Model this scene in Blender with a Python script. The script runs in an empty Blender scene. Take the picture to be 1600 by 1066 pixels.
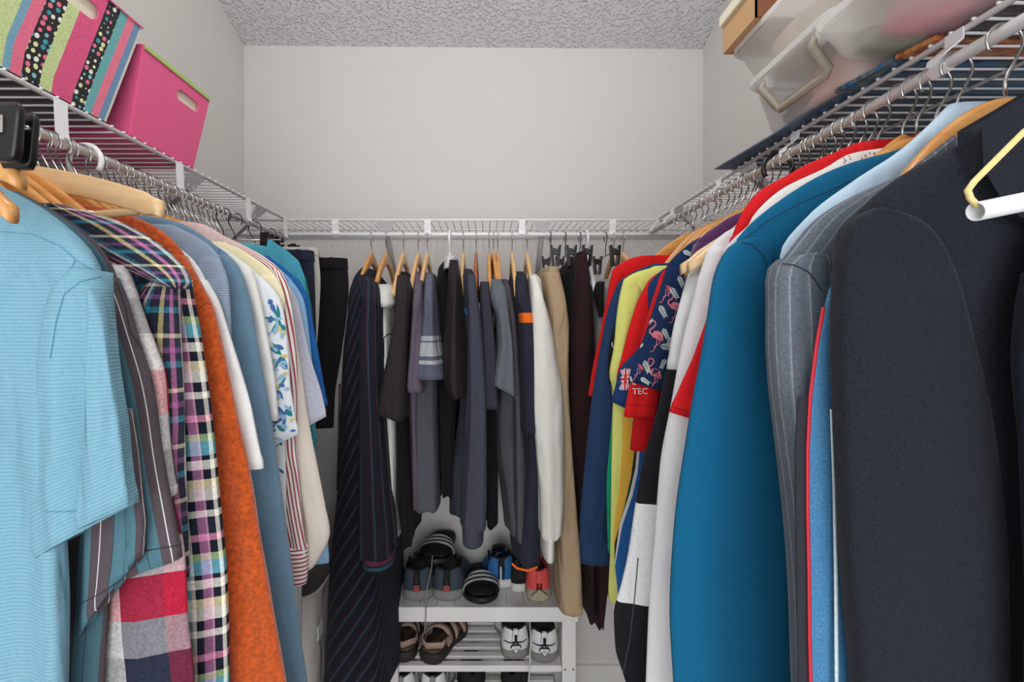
import bpy, math, random
from mathutils import Vector, Matrix
from mathutils.bvhtree import BVHTree

random.seed(7)
PI = math.pi
C = bpy.context.scene.collection
SC = bpy.context.scene

# ------------------------------------------------------------------ camera, light, exposure
CZ = 1.48            # eye height
F = 700.0            # focal length in photograph pixels (frame 1600 x 1066)
VX, VY = 762.0, 508.0
DB = 1.84            # distance to back wall
XL, XR = -1.0, 0.885 # side walls

cam_d = bpy.data.cameras.new('camera')
cam_d.sensor_width = 36.0
cam_d.lens = 36.0 * F / 1600.0
cam_d.shift_x = (800 - VX) / 1600.0
cam_d.shift_y = -(533 - VY) / 1600.0
cam_d.clip_start = 0.02
cam = bpy.data.objects.new('camera', cam_d)
cam.location = (0, 0, CZ)
cam.rotation_euler = (PI / 2, 0, 0)
C.objects.link(cam)
SC.camera = cam

world = bpy.data.worlds.new('world')
SC.world = world
world.use_nodes = True
world.node_tree.nodes['Background'].inputs[0].default_value = (0.95, 0.97, 1.0, 1)
world.node_tree.nodes['Background'].inputs[1].default_value = 0.90

def area(name, loc, rot, size, power, col=(1, 1, 1), size_y=None):
    l = bpy.data.lights.new(name, 'AREA')
    l.size = size
    l.energy = power
    l.color = col
    if size_y:
        l.shape = 'RECTANGLE'
        l.size_y = size_y
    o = bpy.data.objects.new(name, l)
    o.location = loc
    o.rotation_euler = rot
    C.objects.link(o)
    return o
# ceiling lamp of the closet, above and just behind the viewer, and an added area fill from the open side behind, brightening clothes and bench
pl = bpy.data.lights.new('ceiling_lamp_light', 'POINT')
pl.energy = 17.0; pl.shadow_soft_size = 0.11; pl.color = (1.0, 0.97, 0.93)
po = bpy.data.objects.new('ceiling_lamp_light', pl); po.location = (-0.05, 0.45, 2.80); C.objects.link(po)
area('rear_fill_light', (-0.05, -1.15, 1.15), (math.radians(78), 0, 0), 1.4, 25.0, (0.96, 0.98, 1.0), 2.0)

SC.view_settings.view_transform = 'Standard'
SC.view_settings.look = 'None'
SC.view_settings.exposure = 0.08
SC.view_settings.gamma = 1.0
SC.view_settings.use_curve_mapping = False

# ------------------------------------------------------------------ helpers
def srgb(r, g, b):
    def f(c):
        c = c / 255.0
        return c / 12.92 if c <= 0.04045 else ((c + 0.055) / 1.055) ** 2.4
    return (f(r), f(g), f(b), 1.0)

def P(px, py, d):
    return ((px - VX) * d / F, d, CZ + (VY - py) * d / F)

def PX(px, d): return (px - VX) * d / F
def PZ(py, d): return CZ + (VY - py) * d / F

class MB:
    """collects geometry in world coordinates for ONE mesh object"""
    def __init__(self):
        self.v = []; self.f = []; self.uv = []; self.mi = []; self.sm = []
    def add(self, vs, fs, uvs=None, mi=0, smooth=True):
        b = len(self.v)
        self.v.extend([tuple(p) for p in vs])
        for k, f in enumerate(fs):
            self.f.append([b + i for i in f])
            self.uv.append(uvs[k] if uvs else [(self.v[b+i][0], self.v[b+i][2]) for i in f])
            self.mi.append(mi); self.sm.append(smooth)
    def build(self, name, mats, parent=None, origin=(0, 0, 0), solid=0, bevel=0, subsurf=0):
        me = bpy.data.meshes.new(name)
        ox, oy, oz = origin
        me.from_pydata([(x-ox, y-oy, z-oz) for x, y, z in self.v], [], self.f)
        uvl = me.uv_layers.new(name='UVMap')
        k = 0
        flat = []
        for u in self.uv:
            for a in u: flat.extend((a[0], a[1]))
        uvl.data.foreach_set('uv', flat)
        if not isinstance(mats, (list, tuple)): mats = [mats]
        for m in mats: me.materials.append(m)
        me.polygons.foreach_set('material_index', self.mi)
        me.polygons.foreach_set('use_smooth', self.sm)
        me.update()
        o = bpy.data.objects.new(name, me)
        C.objects.link(o)
        if parent:
            o.parent = parent
        else:
            o.location = origin
        if solid:
            m = o.modifiers.new('solid', 'SOLIDIFY'); m.thickness = solid; m.offset = 0
        if bevel:
            m = o.modifiers.new('bevel', 'BEVEL'); m.width = bevel; m.segments = 3; m.limit_method = 'ANGLE'
        if subsurf:
            m = o.modifiers.new('sub', 'SUBSURF'); m.levels = subsurf; m.render_levels = subsurf
        return o

def tag(o, label=None, cat=None, group=None, kind=None):
    if label: o['label'] = label
    if cat: o['category'] = cat
    if group: o['group'] = group
    if kind: o['kind'] = kind
    return o

def thing(name, loc, label, cat, group=None):
    o = bpy.data.objects.new(name, None)
    o.empty_display_size = 0.05
    C.objects.link(o)
    o.location = loc
    return tag(o, label, cat, group)

def box(mb, x0, x1, y0, y1, z0, z1, mi=0):
    v = [(x0,y0,z0),(x1,y0,z0),(x1,y1,z0),(x0,y1,z0),(x0,y0,z1),(x1,y0,z1),(x1,y1,z1),(x0,y1,z1)]
    f = [(0,3,2,1),(4,5,6,7),(0,1,5,4),(1,2,6,5),(2,3,7,6),(3,0,4,7)]
    uv = []
    for q in f:
        us = []
        for i in q:
            p = v[i]
            if q in ((0,3,2,1),(4,5,6,7)): us.append((p[0], p[1]))
            elif q in ((0,1,5,4),(2,3,7,6)): us.append((p[0], p[2]))
            else: us.append((p[1], p[2]))
        uv.append(us)
    mb.add(v, f, uv, mi, False)

def hexa(mb, v, mi=0, uvs=None):
    """v: 8 corners, bottom ring 0-3, top ring 4-7"""
    f = [(0,3,2,1),(4,5,6,7),(0,1,5,4),(1,2,6,5),(2,3,7,6),(3,0,4,7)]
    mb.add(v, f, uvs, mi, False)

def tube(mb, pts, r, n=8, mi=0, closed=False, caps=True, flat=1.0):
    pts = [Vector(p) for p in pts]
    N = len(pts)
    rings = []
    prev = None
    for i, p in enumerate(pts):
        if closed:
            t = (pts[(i+1) % N] - pts[i-1])
        elif i == 0: t = pts[1] - pts[0]
        elif i == N-1: t = pts[-1] - pts[-2]
        else: t = (pts[i+1] - pts[i-1])
        t.normalize()
        if prev is None:
            a = Vector((0,0,1)) if abs(t.z) < 0.9 else Vector((1,0,0))
            nrm = t.cross(a).normalized()
        else:
            nrm = (prev - t * prev.dot(t))
            if nrm.length < 1e-6: nrm = t.orthogonal()
            nrm.normalize()
        prev = nrm
        b = t.cross(nrm)
        rr = r[i] if isinstance(r, (list, tuple)) else r
        rings.append([p + nrm*math.cos(2*PI*k/n)*rr + b*math.sin(2*PI*k/n)*rr*flat for k in range(n)])
    v = [q for ring in rings for q in ring]
    f = []
    L = 0; uv = []
    R = N if closed else N-1
    for i in range(R):
        j = (i+1) % N
        l2 = L + (pts[j]-pts[i]).length
        for k in range(n):
            k2 = (k+1) % n
            f.append((i*n+k, i*n+k2, j*n+k2, j*n+k))
            uv.append([(k/n, L), ((k+1)/n, L), ((k+1)/n, l2), (k/n, l2)])
        L = l2
    if caps and not closed:
        f.append(tuple(range(n-1, -1, -1))); uv.append([(0, 0)]*n)
        f.append(tuple((N-1)*n+k for k in range(n))); uv.append([(0, 0)]*n)
    mb.add(v, f, uv, mi, True)

def pchip(ts, vs, t):
    n = len(ts)
    if n == 1: return vs[0]
    if t <= ts[0]: return vs[0]
    if t >= ts[-1]: return vs[-1]
    k = 0
    while k < n-2 and t > ts[k+1]: k += 1
    h = [ts[i+1]-ts[i] for i in range(n-1)]
    dl = [(vs[i+1]-vs[i])/h[i] for i in range(n-1)]
    def m(i):
        if i == 0: return dl[0]
        if i == n-1: return dl[-1]
        if dl[i-1]*dl[i] <= 0: return 0.0
        w1 = 2*h[i]+h[i-1]; w2 = h[i]+2*h[i-1]
        return (w1+w2)/(w1/dl[i-1]+w2/dl[i])
    s = (t-ts[k])/h[k]
    h00 = 2*s**3-3*s**2+1; h10 = s**3-2*s**2+s; h01 = -2*s**3+3*s**2; h11 = s**3-s**2
    return h00*vs[k]+h10*h[k]*m(k)+h01*vs[k+1]+h11*h[k]*m(k+1)

def smooth(a, b, t):
    t = max(0, min(1, (t-a)/(b-a)))
    return t*t*(3-2*t)

def slab(mb, L, n=2.8, M=44, fold=0.0, kf=3.0, ph=0.0, thin='y', tilt=0.0, hollow=0.05,
         mi=0, step=0.013, start=PI, cap=True, wob=0.0, creases=0.0):
    """a hanging cloth volume lofted through levels (Z, x0, x1, y0, y1)"""
    ts = [0.0]
    for a, b in zip(L, L[1:]):
        ts.append(ts[-1] + max(1e-4, math.sqrt((a[0]-b[0])**2 + (a[1]-b[1])**2*0.5 + (a[2]-b[2])**2*0.5 + (a[3]-b[3])**2*0.3)))
    T = ts[-1]
    N = max(6, int(T/step)+1)
    cols = list(zip(*L))
    wmax = max(max(r[2]-r[1], r[4]-r[3]) for r in L)
    rings = []
    zs = []
    z0 = L[0][0]
    units = []
    for i in range(M):
        th = start + 2*PI*i/M
        c, s = math.cos(th), math.sin(th)
        e = 2.0/n
        units.append((math.copysign(abs(c)**e, c), math.copysign(abs(s)**e, s)))
    for j in range(N):
        t = T*j/(N-1)
        Z, x0, x1, y0, y1 = [pchip(ts, col, t) for col in cols]
        cx, hx, cy, hy = (x0+x1)/2, (x1-x0)/2, (y0+y1)/2, (y1-y0)/2
        tt = j/(N-1)
        if hollow and 0.002 < T-t < 0.022 and T > 0.12: hx += 0.0009; hy += 0.0009
        ring = []
        A = smooth(0.02, 0.6, tt)
        for ex, ey in units:
            x = cx+hx*ex; y = cy+hy*ey; z = Z
            if fold:
                if thin == 'y':
                    q = (ex*0.5+0.5)
                    k = math.sin(2*PI*kf*q + ph + 1.3*math.sin(2.3*tt+ph)) + 0.5*math.sin(2*PI*kf*1.9*q + ph*2.1 - 1.1*tt)
                    y += fold*A*k*(1.0 if ey < 0 else 0.55)
                    x += fold*0.35*A*math.sin(5*tt*2+ph)
                else:
                    q = (ey*0.5+0.5)
                    k = math.sin(2*PI*kf*q + ph + 1.3*math.sin(2.3*tt+ph)) + 0.5*math.sin(2*PI*kf*1.9*q + ph*2.1 - 1.1*tt)
                    x += fold*A*k*0.7
                    x += fold*0.9*A*math.sin(2*PI*1.4*(ex*.5+.5)+ph)*(1 if ey < 0 else 0)*0.2
                    y += (-1 if ey < 0 else 0)*fold*A*0.9*math.sin(2*PI*1.5*(ex*.5+.5)+ph*1.7+tt*2)
            if creases:
                y += (-creases if ey < 0 else creases)*math.sin(37*z+9*x+ph)*math.sin(23*x-11*z+ph*1.3)*math.sin(5*z+ph)
            if tilt:
                q = ex if thin == 'y' else ex
                z += tilt*q*smooth(0.45, 1.0, tt)
            if wob:
                z += wob*math.sin(2*PI*1.7*(ex*.5+.5)+ph)*smooth(0.7, 1, tt)
            ring.append((x, y, z))
        rings.append(ring)
        zs.append(t)
    # perimeter coordinate
    half = wmax
    per = []
    acc = 0
    mid = rings[int(N*0.6)]
    lens = [0]
    for i in range(M):
        a = Vector(mid[i]); b = Vector(mid[(i+1) % M])
        acc += (a-b).length
        lens.append(acc)
    if hollow:
        last = rings[-1]
        cx = sum(p[0] for p in last)/M; cy = sum(p[1] for p in last)/M
        def inset(rg, k, dz):
            out = []
            for p in rg:
                dx, dy = p[0]-cx, p[1]-cy
                l = math.hypot(dx, dy) or 1
                q = max(0.0, l-k)/l
                out.append((cx+dx*q, cy+dy*q, p[2]+dz))
            return out
        hw = min(L[-1][2]-L[-1][1], L[-1][4]-L[-1][3])
        kk = min(0.003, hw*0.15)
        rings.append(inset(last, kk*0.6, -0.001)); zs.append(T+0.001)
        nb = max(2, min(N-2, int(hollow/(T/(N-1)))))
        for q in range(1, nb+1):
            src = rings[N-1-q]
            cx = sum(p[0] for p in src)/M; cy = sum(p[1] for p in src)/M
            rings.append(inset(src, kk*1.7, 0.0)); zs.append(zs[N-1-q])
    v = [p for r in rings for p in r]
    f = []; uv = []
    for j in range(len(rings)-1):
        for i in range(M):
            i2 = (i+1) % M
            f.append((j*M+i, (j+1)*M+i, (j+1)*M+i2, j*M+i2))
            u0, u1 = lens[i], lens[i+1]
            uv.append([(u0, -zs[j]), (u0, -zs[j+1]), (u1, -zs[j+1]), (u1, -zs[j])])
    if cap:
        f.append(tuple(range(M))); uv.append([(0, 0)]*M)
    k = len(rings)-1
    f.append(tuple(k*M+i for i in range(M-1, -1, -1))); uv.append([(0, 0)]*M)
    mb.add(v, f, uv, mi, True)

def bvh(mb):
    return BVHTree.FromPolygons([Vector(p) for p in mb.v], mb.f)

EYE = Vector((0, 0, CZ))
def hit(tree, px, py):
    d = Vector(((px-VX)/F, 1.0, (VY-py)/F)).normalized()
    r = tree.ray_cast(EYE, d)
    return r

def print_shapes(mb, tree, shapes, eps=0.0008):
    """fabric print / seams: small cloth-hugging shapes laid on the surface. shapes: (mi, [(px,py)...], faces or None)"""
    for mi, pts, faces in shapes:
        vs = []; ok = True
        for (x, y) in pts:
            loc, nrm, idx, dist = hit(tree, x, y)
            if loc is None: ok = False; break
            d = (EYE-loc).normalized()
            vs.append(loc + d*(eps*0.6+0.00022*mi))
        if not ok: continue
        ys = [p.y for p in vs]
        if max(ys)-min(ys) > 0.05: continue
        mb.add(vs, faces if faces else [tuple(range(len(vs)))], None, mi, True)

def strip(pts, w, mi, w2=None, step=6.0):
    """polyline in photograph pixels -> quads"""
    out = []
    dense = [pts[0]]
    for a, b in zip(pts, pts[1:]):
        l = math.hypot(b[0]-a[0], b[1]-a[1]); n = max(1, int(l/step))
        for k in range(1, n+1): dense.append((a[0]+(b[0]-a[0])*k/n, a[1]+(b[1]-a[1])*k/n))
    n = len(dense)
    L = []
    for i, p in enumerate(dense):
        a = dense[max(0, i-1)]; b = dense[min(n-1, i+1)]
        dx, dy = b[0]-a[0], b[1]-a[1]
        l = math.hypot(dx, dy) or 1
        ww = w if w2 is None else w+(w2-w)*i/(n-1)
        L.append(((p[0]-dy/l*ww/2, p[1]+dx/l*ww/2), (p[0]+dy/l*ww/2, p[1]-dx/l*ww/2)))
    for a, b in zip(L, L[1:]):
        out.append((mi, [a[0], a[1], b[1], b[0]], None))
    return out

# ------------------------------------------------------------------ materials
def newmat(name):
    m = bpy.data.materials.new(name)
    m.use_nodes = True
    nt = m.node_tree
    b = nt.nodes['Principled BSDF']
    return m, nt, b

def link(nt, a, b): nt.links.new(a, b)

def plain(name, col, rough=0.5, metal=0.0, spec=0.5, bump=None, bump_s=0.2, bump_d=0.001, var=0.0, var_s=8.0, sheen=0.0):
    m, nt, b = newmat(name)
    b.inputs['Base Color'].default_value = srgb(*col)
    b.inputs['Roughness'].default_value = rough
    b.inputs['Metallic'].default_value = metal
    b.inputs['Specular IOR Level'].default_value = spec
    if sheen: b.inputs['Sheen Weight'].default_value = sheen
    tc = nt.nodes.new('ShaderNodeTexCoord')
    if var:
        n = nt.nodes.new('ShaderNodeTexNoise'); n.inputs['Scale'].default_value = var_s; n.inputs['Detail'].default_value = 5
        link(nt, tc.outputs['Object'], n.inputs['Vector'])
        r = nt.nodes.new('ShaderNodeValToRGB')
        c = srgb(*col)
        r.color_ramp.elements[0].position = 0.3; r.color_ramp.elements[1].position = 0.7
        r.color_ramp.elements[0].color = tuple(x*(1-var) for x in c[:3])+(1,)
        r.color_ramp.elements[1].color = tuple(min(1, x*(1+var)) for x in c[:3])+(1,)
        link(nt, n.outputs['Fac'], r.inputs['Fac'])
        link(nt, r.outputs['Color'], b.inputs['Base Color'])
    if bump:
        n = nt.nodes.new('ShaderNodeTexNoise'); n.inputs['Scale'].default_value = bump; n.inputs['Detail'].default_value = 4
        link(nt, tc.outputs['Object'], n.inputs['Vector'])
        bp = nt.nodes.new('ShaderNodeBump'); bp.inputs['Strength'].default_value = bump_s; bp.inputs['Distance'].default_value = bump_d
        link(nt, n.outputs['Fac'], bp.inputs['Height'])
        link(nt, bp.outputs['Normal'], b.inputs['Normal'])
    return m

def math_n(nt, op, a, b=None):
    n = nt.nodes.new('ShaderNodeMath'); n.operation = op
    for i, x in enumerate((a, b)):
        if x is None: continue
        if isinstance(x, (int, float)): n.inputs[i].default_value = x
        else: link(nt, x, n.inputs[i])
    return n.outputs[0]

def ramp(nt, fac, stops, interp='CONSTANT'):
    r = nt.nodes.new('ShaderNodeValToRGB')
    r.color_ramp.interpolation = interp
    els = r.color_ramp.elements
    els[0].position = stops[0][0]; els[0].color = srgb(*stops[0][1])
    els[1].position = stops[1][0] if len(stops) > 1 else 1.0
    els[1].color = srgb(*(stops[1][1] if len(stops) > 1 else stops[0][1]))
    for p, c in stops[2:]:
        e = els.new(p); e.color = srgb(*c)
    link(nt, fac, r.inputs['Fac'])
    return r.outputs['Color']

def uvnodes(nt, warp=0.0):
    tc = nt.nodes.new('ShaderNodeTexCoord')
    vec = tc.outputs['UV']
    if warp:
        n = nt.nodes.new('ShaderNodeTexNoise'); n.inputs['Scale'].default_value = 6.0
        link(nt, tc.outputs['Object'], n.inputs['Vector'])
        sub = nt.nodes.new('ShaderNodeVectorMath'); sub.operation = 'SUBTRACT'; sub.inputs[1].default_value = (.5, .5, .5)
        link(nt, n.outputs['Color'], sub.inputs[0])
        sc = nt.nodes.new('ShaderNodeVectorMath'); sc.operation = 'SCALE'; sc.inputs['Scale'].default_value = warp
        link(nt, sub.outputs[0], sc.inputs[0])
        ad = nt.nodes.new('ShaderNodeVectorMath'); ad.operation = 'ADD'
        link(nt, vec, ad.inputs[0]); link(nt, sc.outputs[0], ad.inputs[1])
        vec = ad.outputs[0]
    s = nt.nodes.new('ShaderNodeSeparateXYZ')
    link(nt, vec, s.inputs[0])
    return tc, vec, s.outputs['X'], s.outputs['Y']

def finish_fabric(nt, b, tc, color, heather=0.12, hs=260.0, rough=0.92, weave=900.0, ws=0.25, sheen=0.02, extra_h=None, wrinkle=0.6):
    n = nt.nodes.new('ShaderNodeTexNoise'); n.inputs['Scale'].default_value = hs; n.inputs['Detail'].default_value = 3
    link(nt, tc.outputs['Object'], n.inputs['Vector'])
    mr = nt.nodes.new('ShaderNodeMapRange')
    mr.inputs['From Min'].default_value = 0.3; mr.inputs['From Max'].default_value = 0.7
    mr.inputs['To Min'].default_value = 1-heather; mr.inputs['To Max'].default_value = 1+heather
    link(nt, n.outputs['Fac'], mr.inputs['Value'])
    mul = nt.nodes.new('ShaderNodeVectorMath'); mul.operation = 'SCALE'
    if isinstance(color, tuple):
        mul.inputs[0].default_value = color[:3]
    else: link(nt, color, mul.inputs[0])
    link(nt, mr.outputs[0], mul.inputs['Scale'])
    link(nt, mul.outputs[0], b.inputs['Base Color'])
    b.inputs['Roughness'].default_value = rough
    b.inputs['Specular IOR Level'].default_value = 0.2
    b.inputs['Sheen Weight'].default_value = sheen
    b.inputs['Sheen Roughness'].default_value = 0.5
    w = nt.nodes.new('ShaderNodeTexNoise'); w.inputs['Scale'].default_value = weave; w.inputs['Detail'].default_value = 2
    link(nt, tc.outputs['Object'], w.inputs['Vector'])
    bp = nt.nodes.new('ShaderNodeBump'); bp.inputs['Strength'].default_value = ws; bp.inputs['Distance'].default_value = 0.0008
    link(nt, (extra_h if extra_h is not None else w.outputs['Fac']), bp.inputs['Height'])
    # broad soft creases
    mp = nt.nodes.new('ShaderNodeMapping'); mp.inputs['Scale'].default_value = (13, 13, 4.5)
    link(nt, tc.outputs['Object'], mp.inputs['Vector'])
    n2 = nt.nodes.new('ShaderNodeTexNoise'); n2.inputs['Scale'].default_value = 1.0; n2.inputs['Detail'].default_value = 2.5; n2.inputs['Distortion'].default_value = 0.6
    link(nt, mp.outputs[0], n2.inputs['Vector'])
    b2 = nt.nodes.new('ShaderNodeBump'); b2.inputs['Strength'].default_value = wrinkle; b2.inputs['Distance'].default_value = 0.03
    link(nt, n2.outputs['Fac'], b2.inputs['Height'])
    link(nt, bp.outputs['Normal'], b2.inputs['Normal'])
    link(nt, b2.outputs['Normal'], b.inputs['Normal'])

def fabric(name, col, **k):
    m, nt, b = newmat(name)
    tc = nt.nodes.new('ShaderNodeTexCoord')
    finish_fabric(nt, b, tc, srgb(*col), **k)
    return m

def stripes(name, period, stops, axis='u', skew=0.0, warp=0.0, **k):
    m, nt, b = newmat(name)
    tc, vec, u, v = uvnodes(nt, warp)
    a = u if axis == 'u' else v
    if skew: a = math_n(nt, 'ADD', a, math_n(nt, 'MULTIPLY', (v if axis == 'u' else u), skew))
    fr = math_n(nt, 'FRACT', math_n(nt, 'DIVIDE', a, period))
    finish_fabric(nt, b, tc, ramp(nt, fr, stops), **k)
    return m

def blocks(name, stops, span=1.0, **k):
    """colour blocks down the garment; stops in metres from the top"""
    m, nt, b = newmat(name)
    tc, vec, u, v = uvnodes(nt)
    fr = math_n(nt, 'DIVIDE', math_n(nt, 'MULTIPLY', v, -1.0), span)
    finish_fabric(nt, b, tc, ramp(nt, fr, [(p/span, c) for p, c in stops]), **k)
    return m

def plaid(name, pu, su, pv, sv, mode='MIX', warp=0.004, rot=0.0, **k):
    m, nt, b = newmat(name)
    tc, vec, u, v = uvnodes(nt, warp)
    if rot: 
        u2 = math_n(nt, 'ADD', u, math_n(nt, 'MULTIPLY', v, rot)); v = math_n(nt, 'SUBTRACT', v, math_n(nt, 'MULTIPLY', u, rot)); u = u2
    cu = ramp(nt, math_n(nt, 'FRACT', math_n(nt, 'DIVIDE', u, pu)), su)
    cv = ramp(nt, math_n(nt, 'FRACT', math_n(nt, 'DIVIDE', v, pv)), sv)
    mx = nt.nodes.new('ShaderNodeMix'); mx.data_type = 'RGBA'; mx.blend_type = mode
    mx.inputs[0].default_value = 0.5 if mode == 'MIX' else 1.0
    link(nt, cu, mx.inputs[6]); link(nt, cv, mx.inputs[7])
    finish_fabric(nt, b, tc, mx.outputs[2], **k)
    return m

def rib_h(nt, u, per):
    s = math_n(nt, 'SINE', math_n(nt, 'MULTIPLY', u, 2*PI/per))
    return s

def ribbed(name, col, per=0.004, axis='v', contrast=0.06, **k):
    m, nt, b = newmat(name)
    tc, vec, u, v = uvnodes(nt)
    a = v if axis == 'v' else u
    s = rib_h(nt, a, per)
    c = srgb(*col)
    st = ramp(nt, math_n(nt, 'ADD', math_n(nt, 'MULTIPLY', s, 0.5), 0.5), [(0.0, tuple(x*(1-contrast) for x in col)), (1.0, tuple(min(255, x*(1+contrast)) for x in col))], 'LINEAR')
    finish_fabric(nt, b, tc, st, extra_h=s, **k)
    return m

def wood(name, c1, c2):
    m, nt, b = newmat(name)
    tc = nt.nodes.new('ShaderNodeTexCoord')
    mp = nt.nodes.new('ShaderNodeMapping'); mp.inputs['Scale'].default_value = (9, 60, 60)
    link(nt, tc.outputs['Object'], mp.inputs['Vector'])
    n = nt.nodes.new('ShaderNodeTexNoise'); n.inputs['Scale'].default_value = 1.2; n.inputs['Detail'].default_value = 4
    link(nt, mp.outputs[0], n.inputs['Vector'])
    col = ramp(nt, n.outputs['Fac'], [(0.3, c1), (0.7, c2)], 'LINEAR')
    link(nt, col, b.inputs['Base Color'])
    b.inputs['Roughness'].default_value = 0.32
    b.inputs['Coat Weight'].default_value = 0.35
    b.inputs['Coat Roughness'].default_value = 0.2
    return m

def wall_mat(name, col, scale=140, dist=0.0015, strength=0.35, vor=False):
    m, nt, b = newmat(name)
    b.inputs['Base Color'].default_value = srgb(*col)
    b.inputs['Roughness'].default_value = 0.85
    b.inputs['Specular IOR Level'].default_value = 0.25
    tc = nt.nodes.new('ShaderNodeTexCoord')
    n = nt.nodes.new('ShaderNodeTexNoise'); n.inputs['Scale'].default_value = scale; n.inputs['Detail'].default_value = 3
    link(nt, tc.outputs['Object'], n.inputs['Vector'])
    h = n.outputs['Fac']
    if vor:
        vo = nt.nodes.new('ShaderNodeTexVoronoi'); vo.inputs['Scale'].default_value = 85
        vo.feature = 'SMOOTH_F1'
        ad = nt.nodes.new('ShaderNodeVectorMath'); ad.operation = 'SCALE'; ad.inputs['Scale'].default_value = 0.03
        link(nt, n.outputs['Color'], ad.inputs[0])
        a2 = nt.nodes.new('ShaderNodeVectorMath'); a2.operation = 'ADD'
        link(nt, tc.outputs['Object'], a2.inputs[0]); link(nt, ad.outputs[0], a2.inputs[1])
        link(nt, a2.outputs[0], vo.inputs['Vector'])
        inv = ramp(nt, vo.outputs['Distance'], [(0.0, (255, 255, 255)), (0.55, (0, 0, 0))], 'EASE')
        h = inv
    bp = nt.nodes.new('ShaderNodeBump'); bp.inputs['Strength'].default_value = strength; bp.inputs['Distance'].default_value = dist
    link(nt, h, bp.inputs['Height'])
    link(nt, bp.outputs['Normal'], b.inputs['Normal'])
    return m

M_WALL = wall_mat('painted_wall', (214, 211, 208), 90, 0.001, 0.3)
M_CEIL = wall_mat('knockdown_ceiling', (222, 223, 225), 45, 0.006, 0.9, True)
M_BASE = plain('white_trim', (230, 228, 224), 0.5)
M_FLOOR = wall_mat('carpet_floor', (150, 140, 128), 300, 0.006, 1.0)
M_WIRE = plain('white_coated_wire', (232, 232, 234), 0.3)
M_GREYM = plain('grey_bracket', (206, 206, 208), 0.4)
M_STEEL = plain('steel_hook', (190, 188, 186), 0.22, 1.0)
M_DSTEEL = plain('dark_steel_hook', (70, 68, 68), 0.3, 1.0)
M_WOOD = wood('pale_hanger_wood', (224, 172, 112), (238, 196, 140))
M_WOOD2 = wood('amber_hanger_wood', (206, 138, 66), (226, 166, 94))
M_WOOD3 = wood('red_brown_hanger_wood', (150, 78, 38), (178, 100, 54))
M_WOOD4 = wood('raw_hanger_wood', (226, 186, 134), (238, 204, 156))
M_BLKP = plain('black_plastic', (20, 20, 22), 0.3)
M_WHTP = plain('white_plastic', (236, 238, 240), 0.3)
M_CREAMP = plain('cream_coated_wire', (236, 208, 140), 0.4)
M_SEAM = plain('seam_thread', (40, 40, 44), 0.9)

# ------------------------------------------------------------------ room shell
def struct(name, quads, mat):
    mb = MB()
    for q in quads:
        mb.add(q, [tuple(range(len(q)))], None, 0, False)
    o = mb.build(name, mat)
    return tag(o, kind='structure')

YF = -1.3
HB = CZ+1.138
def ceil_z(x, y):
    s = 0.30 if x < 0 else 0.42
    return HB + (0.01 if x < 0 else -0.005) + s*(DB-y)
def thick(name, a, b, mat):
    """solid wall slab from box corners"""
    mb = MB(); box(mb, a[0], b[0], a[1], b[1], a[2], b[2]); o = mb.build(name, mat); return tag(o, kind='structure')
thick('wall_back', (XL-0.1, DB, 0), (XR+0.1, DB+0.1, 3.9), M_WALL)
thick('wall_left', (XL-0.1, YF, 0), (XL, DB, 3.9), M_WALL)
thick('wall_right', (XR, YF, 0), (XR+0.1, DB, 3.9), M_WALL)
thick('floor', (XL-0.1, YF, -0.08), (XR+0.1, DB+0.1, 0.0), M_FLOOR)
mb = MB()
hexa(mb, [(XL, YF, ceil_z(-1, YF)), (XR, YF, ceil_z(1, YF)), (XR, DB, ceil_z(1, DB)), (XL, DB, ceil_z(-1, DB)),
          (XL, YF, ceil_z(-1, YF)+.08), (XR, YF, ceil_z(1, YF)+.08), (XR, DB, ceil_z(1, DB)+.08), (XL, DB, ceil_z(-1, DB)+.08)])
tag(mb.build('ceiling', M_CEIL), kind='structure')
thick('baseboard_back', (XL, DB-0.014, 0), (XR, DB, 0.09), M_BASE)
thick('baseboard_left', (XL, YF, 0), (XL+0.014, DB-0.014, 0.09), M_BASE)
thick('baseboard_right', (XR-0.014, YF, 0), (XR, DB-0.014, 0.09), M_BASE)

# ------------------------------------------------------------------ wire shelves
SH = CZ+0.36
SLX, SRX, SBY = -0.69, 0.58, 1.537
RODL = (-0.69, CZ+0.297)
RODR = (0.56, CZ+0.318)
RODB = (1.545, CZ+0.312)

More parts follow.
